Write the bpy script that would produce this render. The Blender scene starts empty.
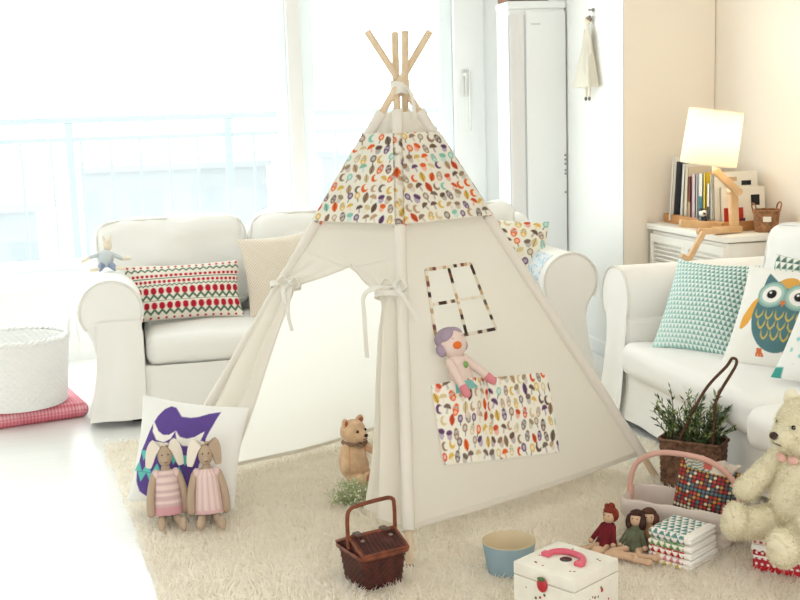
import bpy, math, random
import numpy as np
from mathutils import Vector, Matrix, Euler, noise as mnoise
random.seed(7); RNG = np.random.default_rng(11)
SC = bpy.context.scene
COL = SC.collection
PI = math.pi

# ------------------------------------------------------------------ colours and materials
def lin(c):
    a = np.asarray(c, float) / 255.0
    return np.where(a <= 0.04045, a / 12.92, ((a + 0.055) / 1.055) ** 2.4)

def L4(c):
    return (*[float(x) for x in lin(c)], 1.0)

def base_mat(name, rgb, rough=0.6, spec=0.3):
    m = bpy.data.materials.new(name); m.use_nodes = True
    nt = m.node_tree; b = nt.nodes['Principled BSDF']
    b.inputs['Base Color'].default_value = L4(rgb)
    b.inputs['Roughness'].default_value = rough
    b.inputs['Specular IOR Level'].default_value = spec
    return m, nt, b

def add_bump(nt, b, scale, strength, dist=0.002, detail=4, coord='Object'):
    tc = nt.nodes.new('ShaderNodeTexCoord'); n = nt.nodes.new('ShaderNodeTexNoise')
    n.inputs['Scale'].default_value = scale; n.inputs['Detail'].default_value = detail
    bp = nt.nodes.new('ShaderNodeBump'); bp.inputs['Strength'].default_value = strength
    bp.inputs['Distance'].default_value = dist
    nt.links.new(tc.outputs[coord], n.inputs['Vector'])
    nt.links.new(n.outputs['Fac'], bp.inputs['Height'])
    nt.links.new(bp.outputs['Normal'], b.inputs['Normal'])
    return n

def mat(name, rgb, rough=0.6, bump=None, var=0.0, vscale=6.0, spec=0.3, sheen=0.0):
    m, nt, b = base_mat(name, rgb, rough, spec)
    if sheen:
        b.inputs['Sheen Weight'].default_value = sheen
    if bump:
        add_bump(nt, b, *bump)
    if var:
        tc = nt.nodes.new('ShaderNodeTexCoord'); n = nt.nodes.new('ShaderNodeTexNoise')
        n.inputs['Scale'].default_value = vscale; n.inputs['Detail'].default_value = 3
        r = nt.nodes.new('ShaderNodeValToRGB')
        c = np.asarray(rgb, float)
        r.color_ramp.elements[0].position = 0.3; r.color_ramp.elements[1].position = 0.7
        r.color_ramp.elements[0].color = L4(np.clip(c * (1 - var), 0, 255))
        r.color_ramp.elements[1].color = L4(np.clip(c * (1 + var), 0, 255))
        nt.links.new(tc.outputs['Object'], n.inputs['Vector'])
        nt.links.new(n.outputs['Fac'], r.inputs['Fac'])
        nt.links.new(r.outputs['Color'], b.inputs['Base Color'])
    return m

def print_mat(name, rough=0.85, bump=(260, 0.25, 0.001), translucent=0.0):
    """Printed cloth: the colour of the print is an attribute of the cloth."""
    m, nt, b = base_mat(name, (255, 255, 255), rough, 0.15)
    a = nt.nodes.new('ShaderNodeAttribute'); a.attribute_name = 'print'
    nt.links.new(a.outputs['Color'], b.inputs['Base Color'])
    if bump: add_bump(nt, b, *bump)
    if translucent:
        t = nt.nodes.new('ShaderNodeBsdfTranslucent'); nt.links.new(a.outputs['Color'], t.inputs['Color'])
        mx = nt.nodes.new('ShaderNodeMixShader'); mx.inputs[0].default_value = translucent
        out = nt.nodes['Material Output']
        nt.links.new(b.outputs[0], mx.inputs[1]); nt.links.new(t.outputs[0], mx.inputs[2])
        nt.links.new(mx.outputs[0], out.inputs['Surface'])
    return m

def sheer_mat(name, rgb, translucent, rough=0.9, bump=(180, 0.3, 0.001)):
    m, nt, b = base_mat(name, rgb, rough, 0.1)
    if bump: add_bump(nt, b, *bump)
    t = nt.nodes.new('ShaderNodeBsdfTranslucent'); t.inputs['Color'].default_value = L4(rgb)
    mx = nt.nodes.new('ShaderNodeMixShader'); mx.inputs[0].default_value = translucent
    nt.links.new(b.outputs[0], mx.inputs[1]); nt.links.new(t.outputs[0], mx.inputs[2])
    nt.links.new(mx.outputs[0], nt.nodes['Material Output'].inputs['Surface'])
    return m

def wood_mat(name, c1, c2, scale=3.0, rough=0.45, axis=(1, 12, 12)):
    m, nt, b = base_mat(name, c1, rough, 0.35)
    tc = nt.nodes.new('ShaderNodeTexCoord'); mp = nt.nodes.new('ShaderNodeMapping')
    mp.inputs['Scale'].default_value = axis
    n = nt.nodes.new('ShaderNodeTexNoise'); n.inputs['Scale'].default_value = scale; n.inputs['Detail'].default_value = 5
    r = nt.nodes.new('ShaderNodeValToRGB')
    r.color_ramp.elements[0].position = .3; r.color_ramp.elements[1].position = .75
    r.color_ramp.elements[0].color = L4(c1); r.color_ramp.elements[1].color = L4(c2)
    nt.links.new(tc.outputs['Object'], mp.inputs['Vector']); nt.links.new(mp.outputs[0], n.inputs['Vector'])
    nt.links.new(n.outputs['Fac'], r.inputs['Fac']); nt.links.new(r.outputs['Color'], b.inputs['Base Color'])
    return m

# ------------------------------------------------------------------ mesh building
class MB:
    """Collects shapes; link() makes them ONE mesh object."""
    def __init__(s): s.v = []; s.f = []; s.mi = []; s.c = []; s.n = 0; s.has = False
    def add(s, v, f, mi=0, col=None):
        v = np.asarray(v, float).reshape(-1, 3); o = s.n
        s.v.append(v); s.f += [tuple(int(i) + o for i in q) for q in f]; s.mi += [mi] * len(f)
        if col is None: c = np.ones((len(v), 3))
        else:
            c = np.broadcast_to(np.asarray(col, float), (len(v), 3)); s.has = True
        s.c.append(c); s.n += len(v)
        return s
    def link(s, name, m, parent=None, smooth=50, world=False):
        me = bpy.data.meshes.new(name)
        V = np.concatenate(s.v)
        if world and parent is not None: V = V - np.array(parent.location)
        me.from_pydata(V.tolist(), [], s.f)
        ms = m if isinstance(m, (list, tuple)) else [m]
        for x in ms: me.materials.append(x)
        if len(ms) > 1: me.polygons.foreach_set('material_index', s.mi)
        if s.has:
            a = me.color_attributes.new('print', 'FLOAT_COLOR', 'POINT')
            c = np.ones((s.n, 4)); c[:, :3] = lin(np.concatenate(s.c))
            a.data.foreach_set('color', c.ravel())
        me.polygons.foreach_set('use_smooth', [smooth > 0] * len(me.polygons))
        if smooth: me.set_sharp_from_angle(angle=math.radians(smooth))
        me.update()
        o = bpy.data.objects.new(name, me); COL.objects.link(o)
        if parent is not None: o.parent = parent
        return o

def tag(o, label, cat, group=None):
    o['label'] = label; o['category'] = cat
    if group: o['group'] = group
    return o

def thing(name, label, cat, loc=(0, 0, 0), rotz=0.0, group=None):
    o = bpy.data.objects.new(name, None); COL.objects.link(o)
    o.empty_display_size = .05
    o.location = loc; o.rotation_euler = (0, 0, rotz)
    return tag(o, label, cat, group)

def struct(o):
    o['kind'] = 'structure'; return o

def rotm(rx=0, ry=0, rz=0):
    return np.array(Euler((rx, ry, rz)).to_matrix())

def box(c, s, R=None):
    x, y, z = np.array(s) / 2
    v = np.array([[a, b, d] for a in (-x, x) for b in (-y, y) for d in (-z, z)])
    if R is not None: v = v @ R.T
    return v + np.array(c), [(0, 1, 3, 2), (4, 6, 7, 5), (0, 4, 5, 1), (2, 3, 7, 6), (0, 2, 6, 4), (1, 5, 7, 3)]

def rbox(c, s, r, R=None, m=6, k=3, puff=(0, 0, 0), wr=0.0, wf=8.0, seed=0.0, taper=None):
    """Soft-edged box; puff bulges the faces, wr wrinkles it."""
    a = np.array(s) / 2.0; r = min(r, a.min() * .999)
    ax = []
    for i in range(3):
        e = a[i] - r
        t = [-(e + r * math.tan(PI / 4 * (1 - j / k))) for j in range(k)] + list(np.linspace(-e, e, m + 1)) + [(e + r * math.tan(PI / 4 * (j + 1) / k)) for j in range(k)]
        ax.append(np.array(t))
    idx = {}; V = []; Fc = []
    def vid(p):
        key = tuple(np.round(p, 6))
        if key not in idx: idx[key] = len(V); V.append(p)
        return idx[key]
    for d in range(3):
        u, w = (d + 1) % 3, (d + 2) % 3
        for sg in (-1, 1):
            g = [[None] * len(ax[w]) for _ in ax[u]]
            for i, x in enumerate(ax[u]):
                for j, y in enumerate(ax[w]):
                    p = np.zeros(3); p[d] = sg * a[d]; p[u] = x; p[w] = y
                    g[i][j] = vid(p)
            for i in range(len(ax[u]) - 1):
                for j in range(len(ax[w]) - 1):
                    q = (g[i][j], g[i + 1][j], g[i + 1][j + 1], g[i][j + 1])
                    Fc.append(q if sg > 0 else q[::-1])
    V = np.array(V)
    inner = np.clip(V, -(a - r), a - r); dv = V - inner
    ln = np.linalg.norm(dv, axis=1, keepdims=True); P = inner + dv / np.maximum(ln, 1e-9) * r
    q = P / a
    for d in range(3):
        if puff[d]:
            u, w = (d + 1) % 3, (d + 2) % 3
            P[:, d] += puff[d] * q[:, d] * np.clip(1 - q[:, u] ** 2, 0, 1) * np.clip(1 - q[:, w] ** 2, 0, 1)
    if taper is not None:
        P[:, :2] *= (1 + taper * q[:, 2:3])
    if wr:
        N = dv / np.maximum(ln, 1e-9)
        h = np.array([mnoise.fractal(Vector(p * wf + seed), 0.9, 2.0, 3) for p in P])
        P = P + N * (h * wr)[:, None]
    if R is not None: P = P @ R.T
    return P + np.array(c), Fc

def gridf(nu, nv, closed_u=False, closed_v=False, flip=False):
    f = []
    for i in range(nu if closed_u else nu - 1):
        for j in range(nv if closed_v else nv - 1):
            a, b = i, (i + 1) % nu; c, d = j, (j + 1) % nv
            q = (a * nv + c, b * nv + c, b * nv + d, a * nv + d)
            f.append(q[::-1] if flip else q)
    return f

def ell(c, r, R=None, nu=20, nv=12):
    r = np.broadcast_to(np.asarray(r, float), (3,))
    v = []; f = []
    for j in range(1, nv):
        t = PI * j / nv
        for i in range(nu):
            p = 2 * PI * i / nu
            v.append((math.sin(t) * math.cos(p), math.sin(t) * math.sin(p), math.cos(t)))
    for j in range(nv - 2):
        for i in range(nu):
            k = (i + 1) % nu
            f.append((j * nu + i, (j + 1) * nu + i, (j + 1) * nu + k, j * nu + k))
    v += [(0, 0, 1), (0, 0, -1)]; T = len(v) - 2
    for i in range(nu):
        k = (i + 1) % nu
        f.append((T, i, k)); f.append((T + 1, (nv - 2) * nu + k, (nv - 2) * nu + i))
    V = np.array(v) * r
    if R is not None: V = V @ np.asarray(R).T
    return V + np.array(c), f

def frames(P, closed=False):
    P = np.asarray(P, float); n = len(P)
    T = np.zeros_like(P)
    for i in range(n):
        a = P[(i - 1) % n] if (closed or i > 0) else P[i]
        b = P[(i + 1) % n] if (closed or i < n - 1) else P[i]
        T[i] = (b - a) / max(np.linalg.norm(b - a), 1e-9)
    u = np.cross(T[0], [0, 0, 1.0])
    if np.linalg.norm(u) < .1: u = np.cross(T[0], [1.0, 0, 0])
    u /= np.linalg.norm(u); U = []; W = []
    for i in range(n):
        u = u - T[i] * (u @ T[i]); u /= max(np.linalg.norm(u), 1e-9)
        U.append(u); W.append(np.cross(T[i], u))
    return T, np.array(U), np.array(W)

def tube(P, r, n=8, closed=False, flat=1.0):
    P = np.asarray(P, float); T, U, W = frames(P, closed)
    r = np.broadcast_to(np.asarray(r, float), (len(P),))
    v = []
    for i in range(len(P)):
        for k in range(n):
            t = 2 * PI * k / n
            v.append(P[i] + r[i] * (math.cos(t) * U[i] + flat * math.sin(t) * W[i]))
    f = gridf(len(P), n, closed, True, flip=True)
    if not closed:
        f.append(tuple(range(n))); f.append(tuple((len(P) - 1) * n + k for k in range(n))[::-1])
    return np.array(v), f

def spline(P, n=40, closed=False):
    P = np.asarray(P, float); m = len(P); out = []
    segs = m if closed else m - 1
    for s in range(n if closed else n + 1):
        t = s / n * segs; i = min(int(t), segs - 1); t -= i
        g = lambda k: P[k % m] if closed else P[min(max(k, 0), m - 1)]
        a, b, c, d = g(i - 1), g(i), g(i + 1), g(i + 2)
        out.append(.5 * (2 * b + (c - a) * t + (2 * a - 5 * b + 4 * c - d) * t * t + (3 * b - a - 3 * c + d) * t ** 3))
    return np.array(out)

def limb(p0, p1, r0, r1, n=14, bend=None):
    """Tapered, round-ended limb."""
    p0 = np.array(p0, float); p1 = np.array(p1, float)
    d = p1 - p0; Ld = np.linalg.norm(d); d /= Ld
    mid = (p0 + p1) / 2 + (np.array(bend) if bend is not None else 0)
    P = []; R = []
    for t in np.linspace(-PI / 2, 0, 5)[:-1]:
        P.append(p0 + d * r0 * math.sin(t)); R.append(max(r0 * math.cos(t), 1e-4))
    for t in np.linspace(0, 1, 7):
        P.append((1 - t) ** 2 * p0 + 2 * t * (1 - t) * mid + t * t * p1); R.append(r0 + (r1 - r0) * t)
    for t in np.linspace(0, PI / 2, 5)[1:]:
        P.append(p1 + d * r1 * math.sin(t)); R.append(max(r1 * math.cos(t), 1e-4))
    return tube(P, R, n)

def lathe(prof, n=32, c=(0, 0, 0)):
    v = []
    for (r, z) in prof:
        for k in range(n):
            t = 2 * PI * k / n
            v.append((c[0] + r * math.cos(t), c[1] + r * math.sin(t), c[2] + z))
    return np.array(v), gridf(len(prof), n, False, True, flip=True)

def disc(c, r, n=24, R=None):
    v = [(0, 0, 0)] + [(r * math.cos(2 * PI * k / n), r * math.sin(2 * PI * k / n), 0) for k in range(n)]
    V = np.array(v)
    if R is not None: V = V @ R.T
    return V + np.array(c), [(0, 1 + k, 1 + (k + 1) % n) for k in range(n)]

def extrude_poly(pts, y0, y1):
    """Closed outline of (x, z) points, extruded along y."""
    n = len(pts)
    v = [(x, y0, z) for x, z in pts] + [(x, y1, z) for x, z in pts]
    f = [(i, n + i, n + (i + 1) % n, (i + 1) % n) for i in range(n)]
    f += [tuple(range(n)), tuple(range(2 * n - 1, n - 1, -1))]
    return np.array(v, float), f

def ribbon(P, w, up):
    """Flat ribbon of cloth along P, width w across 'up'."""
    P = np.asarray(P, float); up = np.asarray(up, float) / np.linalg.norm(up)
    n = len(P); w = np.broadcast_to(np.asarray(w, float), (n,))
    T, U, W = frames(P)
    v = []
    nn = []
    for i in range(n):
        s = up - T[i] * (T[i] @ up); s /= max(np.linalg.norm(s), 1e-6); k = np.cross(T[i], s)
        for q in (-1, 1):
            for h in (-1, 1):
                v.append(P[i] + s * w[i] / 2 * q + k * .0012 * h)
    f = []
    for i in range(n - 1):
        a = 4 * i; b = a + 4
        f += [(a, b, b + 2, a + 2), (a + 1, a + 3, b + 3, b + 1), (a, a + 1, b + 1, b), (a + 2, b + 2, b + 3, a + 3)]
    f += [(0, 2, 3, 1), (4 * n - 4, 4 * n - 3, 4 * n - 1, 4 * n - 2)]
    return np.array(v), f

# ------------------------------------------------------------------ soft pillows with printed fronts
def pillow(w, h, t, n=90, pattern=None, back=(240, 238, 232), pin=.07, wr=.008, seed=0.0, pinv=None):
    """Scatter cushion standing in the local x-z plane, front towards -y, base at z = 0."""
    g = np.linspace(-1, 1, n); U, V = np.meshgrid(g, g, indexing='ij')
    pv = pin if pinv is None else pinv
    X = w / 2 * U * (1 - pin * (1 - V ** 2) * np.abs(U) ** 2)
    Z = h / 2 * V * (1 - pv * (1 - U ** 2) * np.abs(V) ** 2)
    T = t / 2 * (np.clip(1 - np.abs(U) ** 2.2, 0, 1) ** .62) * (np.clip(1 - np.abs(V) ** 2.2, 0, 1) ** .62)
    H = np.array([mnoise.fractal(Vector((x * 7 + seed, z * 7, seed)), .8, 2., 3) for x, z in zip(X.ravel(), Z.ravel())]).reshape(X.shape)
    edge = np.clip(1 - np.maximum(np.abs(U), np.abs(V)) ** 6, 0, 1)
    D = H * wr * edge
    front = np.stack([X, -T + D, Z + h / 2], -1).reshape(-1, 3)
    bk = np.stack([X, T + D, Z + h / 2], -1).reshape(-1, 3)
    cf = np.broadcast_to(np.array((240, 238, 232.)), (n * n, 3)).copy()
    if pattern is not None: cf = antialias(pattern, U.ravel(), V.ravel(), 1.0 / n)
    mb = MB()
    mb.add(front, gridf(n, n), 0, cf)
    mb.add(bk, gridf(n, n, flip=True), 0, np.array(back, float))
    return mb

def antialias(pattern, u, v, e):
    acc = 0
    for du, dv in ((-.5, -.5), (.5, -.5), (-.5, .5), (.5, .5)):
        acc = acc + pattern(u + du * e, v + dv * e)
    return np.clip(acc / 4, 0, 255)

def put(c, mask, rgb):
    c[mask] = np.asarray(rgb, float)
    return c

def base_col(u, rgb):
    return np.tile(np.asarray(rgb, float), (len(u), 1))

def inpoly(u, v, poly):
    r = np.zeros(len(u), bool); n = len(poly)
    for i in range(n):
        x1, y1 = poly[i]; x2, y2 = poly[(i + 1) % n]
        if y1 == y2: continue
        k = ((y1 > v) != (y2 > v)) & (u < (x2 - x1) * (v - y1) / (y2 - y1) + x1)
        r ^= k
    return r

PALETTE = [(226, 100, 45), (150, 122, 98), (100, 70, 104), (138, 194, 178), (220, 182, 92), (190, 160, 128), (108, 84, 72), (205, 84, 52), (160, 140, 112), (120, 104, 92), (214, 196, 150)]
def motif_print(step, seed, ground=(240, 236, 224)):
    """Woodland print in metres: leaves, acorns, owls, toadstools, trees and moons on a cream ground."""
    def fn(x, y):
        c = base_col(x, ground)
        gi = np.floor(x / step).astype(int); gj = np.floor(y / step).astype(int)
        for di in (-1, 0, 1):
            for dj in (-1, 0, 1):
                I = gi + di; J = gj + dj
                def hsh(k):
                    q = np.sin(I * 12.9898 + J * 78.233 + k * 37.719 + seed * 5.13) * 43758.5453
                    return q - np.floor(q)
                cx = (I + .5 + (hsh(1) - .5) * .30 + ((J * .618) % 1 - .5) * .7) * step; cy = (J + .5 + (hsh(2) - .5) * .30) * step
                a = (hsh(3) - .5) * 1.2; s = step * (.48 + .10 * hsh(4))
                dx = (x - cx); dy = (y - cy)
                p = (dx * np.cos(a) + dy * np.sin(a)) / s; q = (-dx * np.sin(a) + dy * np.cos(a)) / s
                kind = (hsh(5) * 6).astype(int)
                ci = np.minimum((hsh(6) * len(PALETTE)).astype(int), len(PALETTE) - 1)
                pc = np.array(PALETTE, float)[ci]; dk = pc * .55; lt = 255 - (255 - pc) * .45
                def st(mask, colr): c[mask] = colr[mask]
                # leaf
                k0 = kind == 0
                st(k0 & (np.abs(p) < .62 * (1 - q * q)) & (np.abs(q) < 1), pc)
                st(k0 & (np.abs(p) < .07) & (np.abs(q) < .85), dk)
                # acorn
                k1 = kind == 1
                st(k1 & ((p / .6) ** 2 + ((q + .15) / .75) ** 2 < 1), lt)
                st(k1 & ((p / .72) ** 2 + ((q - .35) / .42) ** 2 < 1), pc)
                # owl
                k2 = kind == 2
                st(k2 & ((p / .62) ** 2 + (q / .9) ** 2 < 1), pc)
                st(k2 & (((np.abs(p) - .27) / .24) ** 2 + ((q - .3) / .24) ** 2 < 1), np.full_like(pc, 238.))
                st(k2 & (((np.abs(p) - .27) / .11) ** 2 + ((q - .3) / .11) ** 2 < 1), dk * .5)
                st(k2 & ((p / .34) ** 2 + ((q + .4) / .3) ** 2 < 1), lt)
                # toadstool
                k3 = kind == 3
                st(k3 & (np.abs(p) < .2) & (q < .1) & (q > -.85), lt)
                st(k3 & ((p / .8) ** 2 + ((q - .05) / .7) ** 2 < 1) & (q > .05), pc)
                # tree
                k4 = kind == 4
                st(k4 & (np.abs(p) < .09) & (q < .2) & (q > -1), np.full_like(pc, 95.))
                st(k4 & (p ** 2 / .4 + (q - .3) ** 2 / .42 < 1), pc)
                st(k4 & (p ** 2 / .16 + (q - .3) ** 2 / .16 < 1), lt)
                # moon
                k5 = kind == 5
                st(k5 & (p ** 2 + q ** 2 < .55) & ((p - .36) ** 2 + (q - .1) ** 2 > .28), pc)
        return c
    return fn

def weave(path, nz, z0, z1, amp, strands, flare=None, thick=.006, close=True):
    """Basket wall woven over stakes. path(t) -> (x, y, nx, ny), t in 0..1; flare(h) scales the outline."""
    nt = strands * 4; v = []
    for j in range(nz * 3 + 1):
        h = j / (nz * 3); row = j // 3; fr = (j % 3) / 3
        k = flare(h) if flare else 1.0
        for i in range(nt):
            t = i / nt
            x, y, nx, ny = path(t)
            a = amp * math.cos(PI * 2 * strands * t / 2 * 2 + PI * row) * (math.sin(PI * fr) if fr else .0) - (amp * .5 if fr == 0 else 0)
            v.append((x * k + nx * a, y * k + ny * a, z0 + (z1 - z0) * h))
    return np.array(v), gridf(nz * 3 + 1, nt, False, True, flip=True)

def circ_path(r, ry=None):
    ry = r if ry is None else ry
    return lambda t: (r * math.cos(2 * PI * t), ry * math.sin(2 * PI * t), math.cos(2 * PI * t), math.sin(2 * PI * t))

def rect_path(w, d, r):
    """Rounded rectangle, anticlockwise."""
    a, b = w / 2 - r, d / 2 - r
    segs = [('l', (a + r, -b), (0, 1), 2 * b), ('c', (a, b), 0, PI / 2 * r), ('l', (a, b + r), (-1, 0), 2 * a), ('c', (-a, b), PI / 2, PI / 2 * r),
            ('l', (-a - r, b), (0, -1), 2 * b), ('c', (-a, -b), PI, PI / 2 * r), ('l', (-a, -b - r), (1, 0), 2 * a), ('c', (a, -b), 1.5 * PI, PI / 2 * r)]
    tot = sum(s[3] for s in segs)
    def f(t):
        q = (t % 1.0) * tot
        for k, p, d_, ln in segs:
            if q <= ln or (k, p) == (segs[-1][0], segs[-1][1]):
                if k == 'l':
                    return (p[0] + d_[0] * q, p[1] + d_[1] * q, d_[1], -d_[0])
                an = d_ + q / r
                return (p[0] + r * math.cos(an), p[1] + r * math.sin(an), math.cos(an), math.sin(an))
            q -= ln
    return f

def fuzz(name, src_v, src_f, count, length, m, parent, width=.0016, droop=.4, seed=1, world=False):
    """Short pile growing from the faces of a surface: one mesh of many hairs."""
    rg = np.random.default_rng(seed)
    V = np.asarray(src_v); tri = []
    for q in src_f:
        for k in range(1, len(q) - 1): tri.append((q[0], q[k], q[k + 1]))
    tri = np.array(tri); A, B, C = V[tri[:, 0]], V[tri[:, 1]], V[tri[:, 2]]
    N = np.cross(B - A, C - A); ar = np.linalg.norm(N, axis=1); N = N / np.maximum(ar, 1e-12)[:, None]
    pick = rg.choice(len(tri), count, p=ar / ar.sum())
    r1, r2 = rg.random(count), rg.random(count); s = np.sqrt(r1)
    P = A[pick] * (1 - s)[:, None] + B[pick] * (s * (1 - r2))[:, None] + C[pick] * (s * r2)[:, None]
    return hair_mesh(name, P, N[pick], length, m, parent, width, droop, rg, world)

def hair_mesh(name, P, N, length, m, parent, width, droop, rg, world=False, lean=None):
    n = len(P)
    Ld = length * (.6 + .8 * rg.random(n))[:, None]
    d = rg.normal(size=(n, 3)) * droop
    if lean is not None: d = d + lean
    D = N + d * .6; D /= np.linalg.norm(D, axis=1, keepdims=True)
    D2 = N * .45 + d * 1.4; D2 /= np.linalg.norm(D2, axis=1, keepdims=True)
    S = np.cross(D, rg.normal(size=(n, 3))); S /= np.maximum(np.linalg.norm(S, axis=1, keepdims=True), 1e-9)
    w = width * (.7 + .6 * rg.random(n))[:, None]
    p0 = P; p1 = P + D * Ld * .55; p2 = p1 + D2 * Ld * .45
    v = np.stack([p0 - S * w, p0 + S * w, p1 - S * w * .8, p1 + S * w * .8, p2], 1).reshape(-1, 3)
    if world and parent is not None: v = v - np.array(parent.location)
    b = (np.arange(n) * 5)[:, None]
    q = (b + np.array([[0, 1, 3, 2]])); t = (b + np.array([[2, 3, 4]]))
    me = bpy.data.meshes.new(name)
    me.vertices.add(n * 5); me.vertices.foreach_set('co', v.astype(np.float32).ravel())
    me.loops.add(n * 7)
    li = np.concatenate([q, t], 1).astype(np.int32).ravel()
    me.loops.foreach_set('vertex_index', li)
    me.polygons.add(n * 2)
    st = np.stack([np.arange(n) * 7, np.arange(n) * 7 + 4], 1).astype(np.int32).ravel()
    me.polygons.foreach_set('loop_start', st)
    me.update(calc_edges=True); me.validate()
    me.materials.append(m)
    o = bpy.data.objects.new(name, me); COL.objects.link(o)
    if parent is not None: o.parent = parent
    o['kind'] = 'stuff'
    return o
CAMVALS = (0.155761973, -0.0315587905, 0.231342802)
SKY_FRONT = (3.0, 3.14, 3.18, 1)
SKY_BACK = (1.02, 1.0, .97, 1)
EXPOSURE = 0.94
BULB = 34.0

# ------------------------------------------------------------------ shared materials
M = dict(
    wall=mat('white_wall_paint', (240, 239, 235), .7, (60, .08, .001)),
    plaster=mat('cream_lamp_tinted_wall', (246, 236, 222), .8, (220, .35, .001)),  # warm tone of the lamp light is put into this wall colour
    floor=None,
    frame=mat('white_window_frame', (238, 238, 236), .35, None, 0, 0, .4),
    mullion=mat('pale_grey_mullion', (226, 223, 219), .4),
    slip=mat('white_cotton_slipcover', (243, 241, 237), .9, (420, .25, .0008), sheen=.2),
    piping=mat('white_cotton_piping', (232, 229, 223), .9),
    leg=mat('dark_sofa_foot', (40, 36, 34), .5),
    canvas=sheer_mat('cream_canvas', (243, 239, 231), .52),
    canvas2=sheer_mat('cream_canvas_double', (241, 236, 226), .2),
    pole=wood_mat('pale_pine_pole', (226, 206, 178), (212, 188, 156), 6, .5, (12, 12, 1)),
    tie=sheer_mat('white_cotton_tape', (243, 240, 232), .2, bump=None),
    printm=print_mat('printed_cotton'),
    printt=print_mat('printed_canvas_band', translucent=.22),
    rugbase=mat('cream_rug_backing', (240, 233, 218), .95, (90, .8, .01)),
    pile=sheer_mat('cream_wool_pile', (252, 247, 238), .55, bump=None),
    lampwood=wood_mat('honey_beech', (222, 186, 142), (204, 162, 114), 4, .4, (4, 4, 4)),
    tray=wood_mat('honey_tray_wood', (205, 150, 95), (180, 124, 74), 4, .5, (4, 4, 4)),
    cabinet=mat('white_painted_wood', (240, 236, 228), .5),
    wicker=mat('red_brown_wicker', (72, 36, 30), .45, (240, .5, .002), .25, 40),
    wickerrim=mat('red_brown_willow_rim', (116, 62, 40), .4, (240, .4, .002), .2, 40),
    brownwicker=mat('warm_brown_wicker', (152, 108, 76), .6, (240, .5, .002), .2, 50),
    whitewicker=mat('white_painted_wicker', (242, 241, 238), .55),
    jute=mat('brown_woven_jute', (112, 84, 66), .85, (300, .6, .002), .25, 60),
    metal=mat('dull_metal', (150, 140, 130), .35),
    black=mat('black_bead', (22, 18, 18), .25, spec=.6),
    linen=mat('grey_brown_linen', (184, 162, 140), .95, (400, .4, .001)),
    linenpale=mat('pale_linen', (232, 222, 208), .95, (400, .3, .001)),
)
def floor_mat():
    m, nt, b = base_mat('white_glossy_floorboards', (240, 240, 238), .22, .5)
    tc = nt.nodes.new('ShaderNodeTexCoord'); mp = nt.nodes.new('ShaderNodeMapping')
    mp.inputs['Scale'].default_value = (1, 1, 1)
    br = nt.nodes.new('ShaderNodeTexBrick'); br.inputs['Scale'].default_value = 1.0
    br.inputs['Color1'].default_value = L4((241, 241, 239)); br.inputs['Color2'].default_value = L4((238, 238, 236))
    br.inputs['Mortar'].default_value = L4((228, 228, 226)); br.inputs['Mortar Size'].default_value = .0015
    br.inputs['Brick Width'].default_value = 1.2; br.inputs['Row Height'].default_value = .12
    nt.links.new(tc.outputs['Object'], mp.inputs[0]); nt.links.new(mp.outputs[0], br.inputs['Vector'])
    nt.links.new(br.outputs['Color'], b.inputs['Base Color'])
    return m
M['floor'] = floor_mat()

# ------------------------------------------------------------------ camera
cam = bpy.data.cameras.new('camera'); camo = bpy.data.objects.new('camera', cam); COL.objects.link(camo)
PITCH, ROLL, YAW = CAMVALS
_f = np.array([math.sin(YAW) * math.cos(PITCH), math.cos(YAW) * math.cos(PITCH), -math.sin(PITCH)])
_r = np.array([math.cos(YAW), -math.sin(YAW), 0]); _u = np.cross(_r, _f)
_r2 = math.cos(ROLL) * _r + math.sin(ROLL) * _u; _u2 = -math.sin(ROLL) * _r + math.cos(ROLL) * _u
mw = Matrix(((_r2[0], _u2[0], -_f[0], 0), (_r2[1], _u2[1], -_f[1], 0), (_r2[2], _u2[2], -_f[2], 1.3), (0, 0, 0, 1)))
camo.matrix_world = mw
cam.sensor_width = 36; cam.lens = 36 * 1150 / 800; cam.clip_start = .05; cam.clip_end = 300
SC.camera = camo

# ------------------------------------------------------------------ the room
XW0, XW1, YB, YWIN, CEIL = -2.6, 2.98, -0.6, 6.7, 2.45
def sbox(name, c, s, m, parent=None, bevel=0):
    o = MB().add(*(rbox(c, s, bevel, m=1, k=2) if bevel else box(c, s))).link(name, m, parent)
    if parent is None: struct(o)
    return o
sbox('floor', (.3, 3.0, -.05), (6.2, 7.8, .1), M['floor'])
sbox('ceiling', (.3, 3.0, CEIL + .05), (6.2, 7.8, .1), M['wall'])
sbox('wall_right', (XW1 + .06, 2.4, CEIL / 2), (.12, 6.2, CEIL), M['plaster'])
sbox('wall_left', (XW0 - .06, 3.05, CEIL / 2), (.12, 7.3, CEIL), M['wall'])
sbox('wall_corner', (2.725, 5.52, CEIL / 2), (.5, .14, CEIL), M['plaster'])
# the pier: its long side looks across the room at the window, its short end takes the lamp light
pv, pf = box((2.535, 6.09, CEIL / 2), (.13, 1.29, CEIL))
pier = MB(); pier.add(pv, pf); pier = struct(pier.link('wall_pier', M['wall']))
# the end of the pier gets the same lamp-tinted colour as the corner beside it
sbox('trim_1', (2.5375, 5.4465, CEIL / 2), (.135, .007, CEIL), M['plaster'])
sbox('baseboard_pier', (2.463, 6.06, .04), (.014, 1.22, .08), M['frame'], bevel=.004)
sbox('baseboard_right', (XW1 - .007, 2.4, .04), (.014, 6.0, .08), M['frame'], bevel=.004)
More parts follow.
